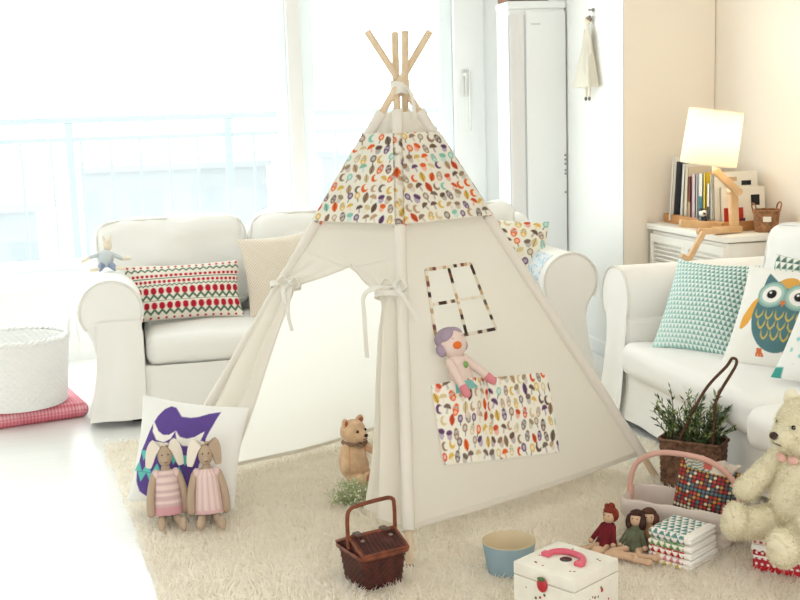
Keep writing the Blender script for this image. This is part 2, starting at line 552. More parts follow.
# window wall
sbox('wall_window', (-.06, 6.78, .205), (5.1, .16, .41), M['wall'])
sbox('wall_header', (.0, 6.78, 2.39), (5.2, .16, .14), M['wall'])
sbox('trim_2', (-.06, 6.74, .462), (5.1, .20, .10), M['frame'], bevel=.012)
def glass_mat():
    m = bpy.data.materials.new('window_glass'); m.use_nodes = True; nt = m.node_tree
    nt.nodes.remove(nt.nodes['Principled BSDF'])
    t = nt.nodes.new('ShaderNodeBsdfTransparent'); t.inputs[0].default_value = (.97, .995, 1, 1)
    d = nt.nodes.new('ShaderNodeBsdfTranslucent'); d.inputs[0].default_value = (.93, .98, 1, 1)
    g = nt.nodes.new('ShaderNodeBsdfGlossy'); g.inputs['Roughness'].default_value = .02
    a = nt.nodes.new('ShaderNodeMixShader'); a.inputs[0].default_value = .05
    b = nt.nodes.new('ShaderNodeMixShader'); b.inputs[0].default_value = .03
    nt.links.new(t.outputs[0], a.inputs[1]); nt.links.new(d.outputs[0], a.inputs[2])
    nt.links.new(a.outputs[0], b.inputs[1]); nt.links.new(g.outputs[0], b.inputs[2])
    nt.links.new(b.outputs[0], nt.nodes['Material Output'].inputs['Surface'])
    return m
M['glass'] = glass_mat()
M['sash'] = mat('pale_blue_sash_edge', (236, 244, 245), .3)
def window(n, x0, x1, z0=.512, z1=2.32, y=6.76, st=.05, sash=False, handle=False):
    o = MB()
    o.add(*box(((x0 + x1) / 2, y, z0 + .03), (x1 - x0, .06, .06))).add(*box(((x0 + x1) / 2, y, z1 - .03), (x1 - x0, .06, .06)))
    o.add(*box((x0 + st / 2, y, (z0 + z1) / 2), (st, .06, z1 - z0 - .12))).add(*box((x1 - st / 2, y, (z0 + z1) / 2), (st, .06, z1 - z0 - .12)))
    fr = struct(o.link(f'window_{n}', M['sash'] if sash else M['frame']))
    g = MB().add(*box(((x0 + x1) / 2, y, (z0 + z1) / 2), (x1 - x0 - 2 * st + .004, .006, z1 - z0 - .116))).link('window_pane', M['glass'], fr)
    return fr
window(1, -2.55, .955, sash=True, st=.06)
window(2, 1.04, 1.95, sash=True, st=.075)
m_ = MB(); m_.add(*rbox((.9985, 6.75, 1.416), (.085, .12, 1.81), .006, m=1, k=2))
struct(m_.link('trim_3', M['mullion']))
# balcony door beyond, mostly its solid stile
d = MB(); d.add(*rbox((2.045, 6.74, 1.416), (.185, .10, 1.81), .006, m=1, k=2)).add(*rbox((2.30, 6.755, 1.416), (.32, .08, 1.81), .006, m=1, k=2))
d.add(*box((2.135, 6.74, 1.416), (.012, .09, 1.8)))
dr = struct(d.link('door_1', M['frame']))
h = MB(); h.add(*rbox((2.012, 6.682, 1.505), (.032, .018, .15), .008, m=1, k=3)).add(*rbox((2.012, 6.655, 1.55), (.02, .05, .02), .006, m=1, k=3)).add(*rbox((2.012, 6.635, 1.49), (.02, .014, .14), .006, m=1, k=3))
h.link('door_handle', mat('satin_handle', (205, 203, 198), .3, spec=.5), dr)
h = MB(); h.add(*rbox((2.042, 6.682, 1.40), (.012, .014, .36), .005, m=1, k=2)); h.link('lock_bar', M['frame'], dr)

# ------------------------------------------------------------------ outside: balcony and the city in haze
M['rail'] = mat('pale_balcony_paint', (132, 145, 149), .5)
struct(MB().add(*box((0, 7.55, .1), (9, 1.5, .12))).link('balcony_floor', M['wall']))
rl = thing('balcony_railing', 'pale metal balcony railing with thin bars outside the window', 'railing', (0, 7.95, .16))
MB().add(*rbox((0, 0, 1.20), (9, .05, .045), .012, m=1, k=2)).link('top_rail', M['rail'], rl)
MB().add(*box((0, 0, 1.075), (9, .03, .03))).link('middle_rail', M['rail'], rl)
MB().add(*box((0, 0, .10), (9, .03, .03))).link('bottom_rail', M['rail'], rl)
pm = None
for k in range(7):
    x = -3.45 + k * 1.04
    if pm is None: pm = MB().add(*box((0, 0, .59), (.05, .05, 1.18))).link('post', M['rail'], rl); o = pm
    else: o = pm.copy(); COL.objects.link(o)
    o.location = (x, 0, 0)
bm_ = None
for k in range(33):
    x = -3.3 + k * .19
    if bm_ is None: bm_ = MB().add(*box((0, 0, .59), (.016, .016, .95))).link('bar', M['rail'], rl); o = bm_
    else: o = bm_.copy(); COL.objects.link(o)
    o.location = (x, 0, 0)
def facade_mat(name, wall, win, sc):
    m, nt, b = base_mat(name, wall, .9)
    tc = nt.nodes.new('ShaderNodeTexCoord'); br = nt.nodes.new('ShaderNodeTexBrick')
    br.offset = 0; br.inputs['Scale'].default_value = sc
    br.inputs['Color1'].default_value = L4(win); br.inputs['Color2'].default_value = L4(win); br.inputs['Mortar'].default_value = L4(wall)
    br.inputs['Mortar Size'].default_value = .22; br.inputs['Brick Width'].default_value = .9; br.inputs['Row Height'].default_value = .8
    mp = nt.nodes.new('ShaderNodeMapping'); mp.inputs['Rotation'].default_value = (PI / 2, 0, 0)
    nt.links.new(tc.outputs['Object'], mp.inputs[0]); nt.links.new(mp.outputs[0], br.inputs['Vector'])
    nt.links.new(br.outputs['Color'], b.inputs['Base Color'])
    return m
fm = [facade_mat('hazy_apartment_facade', (150, 157, 159), (142, 152, 156), .22), facade_mat('hazy_cream_facade', (153, 158, 159), (146, 155, 158), .3)]
for i, (x, y, w, hgt, lab) in enumerate([(-13, 66, 13, 5.5, 'long low pale apartment block beyond the balcony, at the window edge'), (2.5, 62, 9, 4.2, 'pale hazy block beyond the balcony, next to the mullion'),
                                         (-5.2, 48, 4, 3.4, 'narrow pale house beyond the balcony, between two longer blocks'), (14, 60, 9, 4.6, 'pale block beyond the balcony, seen past the mullion')]):
    b_ = thing('apartment_building', lab, 'building', (x, y, -9), 0, 'hazy buildings outside')
    MB().add(*box((0, 0, hgt / 2 + 2), (w, 8, hgt + 4))).link('facade', fm[i % 2], b_)
    MB().add(*box((0, 0, hgt + 4.15), (w + .5, 8.5, .3))).link('roof', fm[1], b_)

# ------------------------------------------------------------------ sky and lights
w = bpy.data.worlds.new('sky'); SC.world = w; w.use_nodes = True; nt = w.node_tree
bg = nt.nodes['Background']; tc = nt.nodes.new('ShaderNodeTexCoord'); sx = nt.nodes.new('ShaderNodeSeparateXYZ')
mr = nt.nodes.new('ShaderNodeMapRange'); mr.inputs[1].default_value = -.5; mr.inputs[2].default_value = .5
mr.interpolation_type = 'SMOOTHSTEP'
mx = nt.nodes.new('ShaderNodeMix'); mx.data_type = 'RGBA'
mx.inputs[6].default_value = SKY_BACK; mx.inputs[7].default_value = SKY_FRONT
nt.links.new(tc.outputs['Generated'], sx.inputs[0]); nt.links.new(sx.outputs['Y'], mr.inputs[0])
nt.links.new(mr.outputs[0], mx.inputs[0]); nt.links.new(mx.outputs[2], bg.inputs['Color'])
bg.inputs['Strength'].default_value = 1.0
def portal(name, c, rx, sx_, sy_):
    l = bpy.data.lights.new(name, 'AREA'); l.shape = 'RECTANGLE'; l.size = sx_; l.size_y = sy_
    l.cycles.is_portal = True
    o = bpy.data.objects.new(name, l); COL.objects.link(o); o.location = c; o.rotation_euler = (rx, 0, 0)
portal('window_daylight', (-.1, 6.9, 1.45), -PI / 2, 5.2, 1.95)
portal('open_room_daylight', (.2, -.6, 1.2), PI / 2, 5.6, 2.4)
SC.view_settings.view_transform = 'Standard'; SC.view_settings.look = 'None'; SC.view_settings.gamma = 1.0
SC.view_settings.use_curve_mapping = False; SC.view_settings.exposure = EXPOSURE
SC.cycles.max_bounces = 10; SC.cycles.diffuse_bounces = 6; SC.cycles.transparent_max_bounces = 16
SC.cycles.sample_clamp_indirect = 6; SC.cycles.use_denoising = True

# ------------------------------------------------------------------ slipcovered sofas
def sofa(label, loc, rotz, W, D, seat_bounds, back_bounds, arms=(-1, 1), seat_front=.0, seed=0, second_front=None, hem=.035, top=.405):
    t = thing('sofa', label, 'sofa', loc, rotz, None)
    x0, x1, y0, y1 = -W / 2, W / 2, -D / 2, D / 2
    # skirt: the slipcover hanging to the floor round the base
    ix0, ix1 = x0 + .06, x1 - .06
    fy = y0 + .002
    out = []; nrm = []
    def seg(a, b, n, N):
        for k in range(n):
            q = k / n; out.append((a[0] + (b[0] - a[0]) * q, a[1] + (b[1] - a[1]) * q)); nrm.append(N)
    seg((ix0, fy), (ix1, fy), 90, (0, -1)); seg((ix1, fy), (ix1, y1), 30, (1, 0)); seg((ix1, y1), (ix0, y1), 40, (0, 1)); seg((ix0, y1), (ix0, fy), 30, (-1, 0))
    out = np.array(out); nrm = np.array(nrm, float)
    for _ in range(2):
        nrm = (np.roll(nrm, 1, 0) + nrm + np.roll(nrm, -1, 0)) / 3
    v = []; nz = 10
    cor = [(ix0, fy), (ix1, fy)] + [(b, fy) for b in seat_bounds[1:-1]]
    for j in range(nz + 1):
        h = j / nz; z = top - .145 + (hem - top + .145) * h
        for i, (p, n) in enumerate(zip(out, nrm)):
            pleat = sum(math.exp(-((p[0] - c[0]) ** 2 + (p[1] - c[1]) ** 2) / .0022) for c in cor)
            wv = mnoise.noise(Vector((p[0] * 6 + seed, p[1] * 6, .3)))
            off = .045 * h ** 1.6 * (1 if abs(n[0]) > .5 else .45) + .012 * wv * h - .02 * pleat * h + .016 * math.exp(-((p[0] - ix0) ** 2 + (p[1] - fy) ** 2) / .01) * h
            v.append((p[0] + n[0] * off, p[1] + n[1] * off, z))
    mb = MB(); mb.add(np.array(v), gridf(nz + 1, len(out), False, True))
    mb.add(*box((0, .01, top - .155), (W - .12, D - .04, .02)))
    mb.link('skirt', M['slip'], t, 60)
    # seats
    for i in range(len(seat_bounds) - 1):
        a, b = seat_bounds[i], seat_bounds[i + 1]
        f = seat_front if second_front is None or i == 0 else second_front
        ds = D - .24 - f
        o = MB().add(*rbox(((a + b) / 2, y0 + f + ds / 2, top - .085), (b - a - .006, ds, .135), .045, m=10, k=3, puff=(.004, .008, .022), wr=.006, wf=6, seed=seed + i)).link('seat_cushion', M['slip'], t)
    # back
    MB().add(*rbox((0, y1 - .10, .52), (W - .14, .19, .54), .07, m=8, k=3, wr=.004, wf=4, seed=seed)).link('back_frame', M['slip'], t)
    for i in range(len(back_bounds) - 1):
        a, b = back_bounds[i], back_bounds[i + 1]
        R = rotm(-.17, 0, .02 * (-1) ** i)
        o = MB().add(*rbox(((a + b) / 2, y1 - .27, top + .235), (b - a - .01, .20, .44), .075, R, m=12, k=3, puff=(.006, .035, .012), wr=.022, wf=6.5, seed=seed + 3 * i)).link('back_cushion', M['slip'], t)
        P = []
        for k in range(44):
            an = 2 * PI * k / 44
            cx = (b - a - .03) / 2; cz = .212
            sx = math.copysign(abs(math.cos(an)) ** .28, math.cos(an)); sz = math.copysign(abs(math.sin(an)) ** .28, math.sin(an))
            P.append(np.array([sx * cx, -.075, sz * cz]) @ R.T + np.array([(a + b) / 2, y1 - .27, top + .235]))
        MB().add(*tube(P, .0055, 6, True)).link('piping', M['piping'], o)
    # arms: an outward roll on a stem
    for s in arms:
        pr_ = []
        cx, cz, r = s * (W / 2 - .136), .513, .136
        for k in range(25):
            an = math.radians(-35 + 250 * k / 24)
            pr_.append((cx + s * r * math.cos(an) * 1.0, cz + r * math.sin(an)))
        pr_ = [(p[0], p[1]) for p in pr_]
        # inner stem and outer stem down to the skirt
        pr_ += [(s * (W / 2 - .262), .42), (s * (W / 2 - .262), .10), (s * (W / 2 - .07), .10), (s * (W / 2 - .065), .30), (s * (W / 2 - .05), .38)]
        if s < 0: pass
        av, af = extrude_poly(pr_, y0, y1 - .02)
        bmx = MB(); bmx.add(av, af if s > 0 else [q[::-1] for q in af])
        o = bmx.link('armrest', M['slip'], t, 40)
        bv = o.modifiers.new('soft', 'BEVEL'); bv.width = .012; bv.segments = 3; bv.limit_method = 'ANGLE'; bv.angle_limit = math.radians(50)
        # front panel piping
        P = [(p[0], y0 - .002, p[1]) for p in pr_[:27]]
        MB().add(*tube(P, .005, 6)).link('piping', M['piping'], o)
        # front fall of the slipcover, flaring to the hem
        v = []; n1, n2 = 14, 12
        xa, xb = s * (W / 2 - .262), s * (W / 2 - .07)
        for j in range(n2):
            h = j / (n2 - 1); z = .47 + (hem - .47) * h
            for i in range(n1):
                q = i / (n1 - 1); fl_ = .055 * h ** 2
                x = xa + (xb + s * fl_ - xa) * q
                v.append((x, y0 - .006 - .03 * h ** 1.6 + .006 * math.sin(q * 9 + seed) * h, z))
        MB().add(np.array(v), gridf(n2, n1, flip=(s > 0))).link('arm_front_panel', M['slip'], o, 60)
    for sx_ in (-1, 1):
        for sy_ in (-1, 1):
            MB().add(*lathe([(0, 0), (.026, 0), (.034, .10), (0, .10)], 14, (sx_ * (W / 2 - .22), sy_ * (D / 2 - .09), 0))).link('leg', M['leg'], t)
    return t

s1 = sofa('white slipcovered sofa with rolled arms standing along the bright window', (.972, 5.533, 0), 0, 2.40, .894,
          [-.925, -.305, .305, .925], [-1.135, -.395, .30, 1.0], seed=1.3)
# a tie of the slipcover hanging on the outer side of the arm
P = spline([(-1.215, -.20, .50), (-1.225, -.21, .42), (-1.215, -.19, .34), (-1.235, -.2, .27)], 14)
MB().add(*ribbon(P, .016, (0, 1, 0))).link('slipcover_tie', M['tie'], s1)
s2 = sofa('white slipcovered sofa with rolled arm beside the louvred cabinet', (2.46, 3.31, .012), -PI / 2, 2.60, .94,
          [-1.03, .07, 1.03], [-1.0, .02, 1.0], arms=(-1, 1), seat_front=-.045, second_front=-.11, seed=4.1, hem=.022, top=.365)

# ------------------------------------------------------------------ scatter cushions
def tulips(u, v):
    c = base_col(u, (238, 232, 220)); red = (186, 32, 52); grn = (82, 108, 88)
    x = (u + 1) / 2; y = (v + 1) / 2
    def dots(y0, r, n, ph, col_, ey=1.0):
        q = (x * n + ph); fx = q - np.floor(q) - .5
        put(c, (fx / n * 2.0) ** 2 + ((y - y0) * ey) ** 2 < r * r, col_)
    def leaves(y0, n, ph, hgt):
        q = (x * n + ph); fx = np.abs(q - np.floor(q) - .5) * 2
        put(c, np.abs(y - (y0 + hgt * (fx - .5))) < hgt * .33, grn)
    leaves(.885, 17, .5, .05); dots(.955, .022, 17, 0, red)
    dots(.775, .028, 24, 0, red); put(c, np.abs(y - .725) < .006, grn); dots(.665, .028, 24, .5, red); leaves(.60, 24, 0, .03)
    dots(.50, .050, 15, 0, red, .8); leaves(.395, 15, .5, .075); put(c, np.abs(y - .335) < .004, grn)
    dots(.245, .050, 15, 0, red, .8); leaves(.14, 15, .5, .075); dots(.035, .02, 15, .5, red)
    return c
def put_pillow(name, label, mb, loc, rx, rz, m=None, ry=0, cat='cushion', group=None):
    o = mb.link(name, m or M['printm'], None, 70)
    o.location = loc; o.rotation_euler = Euler((rx, ry, rz), 'XYZ')
    tag(o, label, cat, group); return o
put_pillow('tulip_cushion', 'oblong cushion with rows of red tulips on the sofa by the window', pillow(.54, .27, .13, 130, tulips, seed=2), (.240, 5.375, .408), -.30, .02)
def lattice(u, v):
    c = base_col(u, (236, 229, 216)); n = 27
    a = (u + v) * n / 2; b = (u - v) * n / 2
    put(c, (np.abs(a - np.floor(a) - .5) < .27) & (np.abs(b - np.floor(b) - .5) < .27), (205, 182, 156)); return c
put_pillow('lattice_cushion', 'cream cushion with tiny tan diamonds on the sofa, partly behind the tent', pillow(.40, .385, .15, 120, lattice, seed=3), (.735, 5.38, .406), -.30, .06, ry=-.06)
mp_ = motif_print(.05, 3.0)
put_pillow('woodland_cushion', 'small cushion with woodland print wedged at the sofa arm behind the tent', pillow(.40, .40, .14, 110, lambda u, v: mp_(u * .2, v * .2), seed=4), (1.80, 5.36, .41), -.25, -.15, ry=.12)
# printed cloth folded over the far arm
def blue_cloth(u, v):
    c = base_col(u, (226, 236, 242)); a = np.sin(u * 13 + np.sin(v * 9) * 2) * np.sin(v * 15 + u * 5)
    put(c, a > .45, (176, 204, 224)); put(c, a < -.6, (236, 226, 220)); return c
n = 40; v = []; uu = []
for i in range(n):
    for j in range(n):
        an = math.radians(118 + 90 * i / (n - 1)); y = 5.15 + .26 * j / (n - 1)
        r = .1385 + .0015 * math.sin(j * .8 + i * .2)
        v.append((2.036 + r * math.cos(an), y, .513 + r * math.sin(an))); uu.append((i / (n - 1) * 2 - 1, j / (n - 1) * 2 - 1))
uu = np.array(uu); mb = MB(); mb.add(np.array(v), gridf(n, n), 0, blue_cloth(uu[:, 0], uu[:, 1]))
o = mb.link('printed_cloth', M['printm'], None, 0); tag(o, 'pale blue printed cloth laid over the sofa arm behind the tent', 'cloth')
so = o.modifiers.new('thick', 'SOLIDIFY'); so.thickness = .003; so.offset = 1

def teal_tri(u, v):
    c = base_col(u, (232, 240, 236)); n = 20
    y = (v + 1) / 2 * n; row = np.floor(y); fy = y - row
    x = (u + 1) / 2 * n * 1.0 + .5 * (row % 2); fx = np.abs(x - np.floor(x) - .5) * 2
    k = np.clip((u * .8 + v * .25 + 1.0) / 2, 0, 1)[:, None]
    tri = fx < (1 - fy) * .95
    ca = np.array((172, 214, 208)) * (1 - k) + np.array((92, 140, 132)) * k
    c[tri] = ca[tri]; return c
put_pillow('triangle_cushion', 'teal and white triangle patterned cushion against the sofa arm', pillow(.37, .385, .13, 150, teal_tri, (226, 240, 238), seed=5), (2.113, 4.03, .362), -.50, -1.06)
def owl(u, v):
    c = base_col(u, (240, 238, 232)); x = u - .02; y = v
    teal = (86, 124, 130)
    # ear tufts and body
    tri = ((x + .0) > -.46) & (x < .46) & (y > .45) & (y < .92 - .9 * (.46 - np.abs(x)))
    put(c, (np.abs(x) < .47) & (y > .4) & (y < .56 + .8 * np.maximum(np.abs(x) - .12, 0)), teal)
    # side wings
    for s in (-1, 1):
        wx = x * s; put(c, (((wx - .57) * .90 + (y + .02) * .45) / .12) ** 2 + (((y + .02) * .9 - (wx - .57) * .45) / .36) ** 2 < 1, (228, 166, 70))
    put(c, (x / .50) ** 2 + ((y + .02) / .72) ** 2 < 1, teal)
    put(c, (x / .17) ** 2 + ((y - .64) / .13) ** 2 < 1, (224, 168, 84))
    for s in (-1, 1):
        d = np.hypot(x - s * .25, y - .36)
        put(c, d < .27, (140, 176, 168)); put(c, d < .225, (172, 200, 190)); put(c, d < .175, (244, 242, 236)); put(c, d < .09, (40, 36, 36)); put(c, np.hypot(x - s * .25 + .03, y - .39) < .025, (240, 240, 240))
    put(c, (np.abs(x) < .055 * (1 - (.22 - y) / .12 * .0)) & (y < .24) & (y > .13) & (np.abs(x) < (y - .12) * .5), (222, 120, 60))
    # breast feathers
    for r, (y0, n, o) in enumerate([(-.04, 5, 0), (-.23, 4, .5), (-.42, 3, 0)]):
        for k in range(n):
            cx = (k - (n - 1) / 2) * .185; dx = (x - cx) / .065; yy = (y - y0)
            cur = -.10 * (1 - dx ** 2)
            put(c, (np.abs(dx) < 1.12) & (np.abs(yy - cur * 1.0 - .02) < .022 + .03 * np.abs(dx) ** 3), (206, 182, 100))
    for s in (-1, 1):
        for k in (-1, 0, 1):
            dx = x - s * .24 - k * .055 * np.clip((-.70 - y) / .1, 0, 1); put(c, (np.abs(dx) < .022) & (y < -.69) & (y > -.84), (214, 112, 66))
        put(c, (np.abs(x - s * .24) < .05) & (np.abs(y + .715) < .03), (214, 112, 66))
    return c
put_pillow('owl_cushion', 'white cushion printed with a big teal owl on the sofa', pillow(.42, .40, .14, 170, owl, seed=6), (2.219, 3.625, .362), -.50, -1.06)
def green_tri(u, v):
    c = base_col(u, (238, 238, 230)); n = 13
    y = (v + 1) / 2 * n; row = np.floor(y); x = (u + 1) / 2 * n + .5 * (row % 2); fx = np.abs(x - np.floor(x) - .5) * 2
    put(c, fx < (1 - (y - row)) * .95, (84, 116, 104)); return c
put_pillow('green_triangle_cushion', 'green triangle patterned cushion, only its corner showing behind the owl cushion', pillow(.40, .40, .13, 100, green_tri, seed=7), (2.375, 3.72, .365), -.42, -1.06, ry=.06)
def teal_marks(u, v):
    c = base_col(u, (240, 240, 236)); a = np.sin(u * 17 + v * 8) * np.sin(v * 19 - u * 6)
    put(c, (a > .72) & (np.abs(v) < .75) & (np.abs(u) < .8), (150, 205, 205)); put(c, (u < -.82) & (v < -.82), (70, 160, 150)); return c
put_pillow('teal_marked_cushion', 'white cushion with teal corner leaning in front of the owl cushion', pillow(.40, .40, .15, 110, teal_marks, seed=8), (2.215, 3.285, .365), -.55, -1.0, ry=.12)

# ------------------------------------------------------------------ rug
RA = np.array((-.15, 4.78)); E1 = np.array((.995, .1)); E2 = np.array((.1, -.995))
rug = thing('shaggy_rug', 'large cream shaggy rug spread on the white floor under the tent', 'rug', (0, 0, 0))
RW, RL = 2.02, 2.55
nu, nv = 60, 75; v = []
for i in range(nu):
    for j in range(nv):
        p = RA + E1 * RW * i / (nu - 1) + E2 * RL * j / (nv - 1)
        e = min(i, nu - 1 - i, j, nv - 1 - j)
        h = .008 + .006 * mnoise.noise(Vector((p[0] * 9, p[1] * 9, 0))) + .003 * mnoise.noise(Vector((p[0] * 30, p[1] * 30, 3)))
        wob = .012 * mnoise.noise(Vector((p[0] * 5, p[1] * 5, 9))) if e == 0 else 0
        v.append((p[0] + wob, p[1] + wob, .001 if e == 0 else max(h, .002)))
rv, rf = np.array(v), gridf(nu, nv)
MB().add(rv, rf).link('backing', M['rugbase'], rug)
rg = np.random.default_rng(5); NP = 150000
ij = rg.random((NP, 2)); ij[:, 1] = ij[:, 1] ** .85
P2 = RA + E1 * (RW * ij[:, :1]) + E2 * (RL * ij[:, 1:])
zz = np.array([.006 + .006 * mnoise.noise(Vector((a * 9, b * 9, 0))) for a, b in P2])
lean = np.array([(mnoise.noise(Vector((a * 11, b * 11, 5))), mnoise.noise(Vector((a * 11, b * 11, 15))), 0) for a, b in P2]) * 1.5
hair_mesh('pile', np.column_stack([P2, np.maximum(zz, .002)]), np.tile((0, 0, 1.0), (NP, 1)), .026, M['pile'], rug, .0017, .42, rg, lean=lean)

M['canvasback'] = sheer_mat('cream_canvas_backlit', (244, 241, 234), .62)  # same canvas made whiter and more translucent to brighten the window-lit back
# ------------------------------------------------------------------ the tent
TC = np.array((.913, 3.861, 0.0))
FOOT = dict(L=np.array((.049, 4.092, .004)), R=np.array((1.777, 3.629, .004)), F=np.array((.737, 3.116, .004)), B=np.array((1.089, 4.605, .004)))
TIP = dict(L=np.array((1.026, 3.796, 1.588)), R=np.array((.830, 3.883, 1.597)), F=np.array((.943, 3.955, 1.594)), B=np.array((.925, 3.735, 1.582)))
tent = thing('play_tent', 'cream canvas play tent on four wooden poles standing on the rug', 'tent', tuple(TC))
def pole_pt(n, z):
    a, b = FOOT[n], TIP[n]; return a + (b - a) * ((z - a[2]) / (b[2] - a[2]))
for n in 'LRFB':
    o = MB().add(*tube([FOOT[n], pole_pt(n, .5), pole_pt(n, 1.0), TIP[n]], .0125, 14)).link('pole', M['pole'], tent, 40, True)
    MB().add(*tube([FOOT[n] + (0, 0, -.002), pole_pt(n, .012)], .0135, 14)).link('foot_cap', mat('red_rubber_cap', (120, 40, 34), .6), o, 40, False).location = -Vector(TC)
ZT = 1.325
def face_n(a, b):
    p0 = pole_pt(a, .1); p1 = pole_pt(b, .1); p2 = (pole_pt(a, 1.2) + pole_pt(b, 1.2)) / 2
    n = np.cross(p1 - p0, p2 - p0); n /= np.linalg.norm(n)
    if n @ (p0 - TC - np.array((0, 0, .3))) < 0: n = -n
    return n
def fpt(a, b, s, z, off=0.0):
    n = face_n(a, b)
    A, B = pole_pt(a, z), pole_pt(b, z)
    if z > ZT - .2:      # the cloth stays apart where the poles draw together
        pass
    return A + (B - A) * s + n * off
def sag(a, b, s, z):
    """canvas hangs a little slack between its poles"""
    k = max(0, 4 * s * (1 - s)); h = max(0, (1.3 - z) / 1.3)
    return -.018 * k * h + .004 * mnoise.noise(Vector((s * 5 + ord(a), z * 6, ord(b) * .3))) * k
def panel(a, b, name, srange=(0, 1), holes=None, hem=lambda s: .095, rows=44, cols=44, m=None, extra=0):
    ss = sorted(set(list(np.linspace(srange[0], srange[1], cols)) + ([holes[0], holes[1]] if holes else [])))
    ts = sorted(set(list(np.linspace(0, 1, rows)) + ([holes[2], holes[3]] if holes else [])))
    v = []
    for s in ss:
        for t in ts:
            h = hem(s); z = h + (ZT - h) * t
            v.append(fpt(a, b, s, z, sag(a, b, s, z) + extra))
    f = []
    for i in range(len(ss) - 1):
        for j in range(len(ts) - 1):
            if holes and holes[0] - 1e-6 <= ss[i] and ss[i + 1] <= holes[1] + 1e-6 and holes[2] - 1e-6 <= ts[j] and ts[j + 1] <= holes[3] + 1e-6: continue
            q = (i * len(ts) + j, (i + 1) * len(ts) + j, (i + 1) * len(ts) + j + 1, i * len(ts) + j + 1)
            f.append(q)
    return MB().add(np.array(v), f).link(name, m or M['canvas'], tent, 80, True)
# side panel with its window and pocket: constants in (fraction along the side, height)
hemR = lambda s: .098 - .03 * s * (1 - s) * 1.2
def tR(z, s=.4): return (z - hemR(s)) / (ZT - hemR(s))
WS0, WS1, WZ0, WZ1 = .208, .600, .600, .815
side = panel('F', 'R', 'side_panel', holes=(WS0, WS1, tR(WZ0), tR(WZ1)), hem=hemR)
panel('L', 'B', 'back_panel', m=M['canvasback'], hem=lambda s: .055 - .03 * s * (1 - s) * 4 * .6, extra=0)
panel('B', 'R', 'back_panel', m=M['canvasback'], hem=lambda s: .06 - .02 * s * (1 - s))
# seams wrapped round each pole, and the hem cords
for n in 'LRFB':
    zs = np.linspace({'L': .082, 'R': .093, 'F': .097, 'B': .05}[n], ZT, 24)
    MB().add(*tube([pole_pt(n, z) for z in zs], [.019 + .0012 * math.sin(i * 1.7) for i in range(24)], 12)).link('pole_sleeve', M['canvas2'], tent, 60, True)
for a, b, h in (('F', 'R', hemR), ('L', 'B', lambda s: .055 - .072 * s * (1 - s))):
    P = [fpt(a, b, s, h(s) + .008, sag(a, b, s, h(s))) for s in np.linspace(0.01, .99, 40)]
    MB().add(*ribbon(P, .018, (0, 0, 1))).link('hem', M['canvas2'], tent, 0, True)

# entrance side: upper cloth, split below the peak and tied back
AP, TIEZ = .83, .742
def edge_pts(side):
    if side == 'L':
        inner = [(.5, ZT), (.5, 1.1), (.52, .90), (.535, AP), (.42, .800), (.30, .777), (.205, .760), (.150, .742), (.155, .715), (.185, .62), (.225, .50), (.25, .40), (.268, .28), (.278, .13)]
        outer = [(0, ZT), (0, 1.1), (0, .96), (0, .88), (0, .835), (0, .80), (0, .77), (.008, .742), (0, .71), (0, .62), (0, .50), (0, .40), (0, .28), (0, .10)]
    else:
        inner = [(.5, ZT), (.5, 1.1), (.52, .90), (.535, AP), (.62, .805), (.70, .778), (.79, .757), (.855, .738), (.868, .705), (.862, .62), (.872, .50), (.878, .40), (.876, .28), (.858, .13)]
        outer = [(1, ZT), (1, 1.1), (1, .96), (1, .88), (1, .835), (1, .80), (1, .77), (.985, .742), (1, .71), (1, .62), (1, .50), (1, .40), (1, .28), (1, .098)]
    return inner, outer
for side_ in 'LR':
    inn, out = edge_pts(side_)
    NVv, NU = 150, 46
    def pl(pts, t):
        q = t * (len(pts) - 1); i = min(int(q), len(pts) - 2); f = q - i
        g = lambda k: np.array(pts[min(max(k, 0), len(pts) - 1)])
        a, b, c, d = g(i - 1), g(i), g(i + 1), g(i + 2)
        r = .5 * (2 * b + (c - a) * f + (2 * a - 5 * b + 4 * c - d) * f * f + (3 * b - a - 3 * c + d) * f ** 3)
        return r
    v = []
    for i in range(NU):
        u = i / (NU - 1)
        for j in range(NVv):
            t = j / (NVv - 1)
            a = pl(out, t); b = pl(inn, t)
            s, z = a * (1 - u) + b * u
            # slack cloth gathers into folds around and below the tie
            k = np.clip((t - 3.2 / 13) / (3.2 / 13), 0, 1); below = np.clip((t - 7.3 / 13) / (3 / 13), 0, 1)
            tie = math.exp(-((t - 7.2 / 13) / .045) ** 2)
            amp = (.012 * k + .020 * below) * (1 - .75 * tie) * math.sin(PI * min(1, u * 1.05)) ** .5
            ph = u * (15 if side_ == 'L' else 13) + t * 2
            fold = amp * math.sin(ph) + .02 * k * math.sin(PI * u) * (1 - .3 * tie) + (.016 * below) * u
            off = fold + .012 * tie + (sag('L', 'F', s, z) if k < .01 else 0)
            if u > .9: off += .004 * below
            v.append(fpt('L', 'F', s, z, off))
    o = MB().add(np.array(v), gridf(NU, NVv, flip=(side_ == 'R'))).link('entrance_flap', M['canvas'], tent, 80, True)
    # hem along the free edge
    P = []
    for j in range(int(NVv * 3 / 13), NVv):
        P.append(v[(NU - 1) * NVv + j])
    MB().add(*tube(P, .0035, 6)).link('flap_hem', M['canvas2'], o, 60, False).location = -Vector(TC)

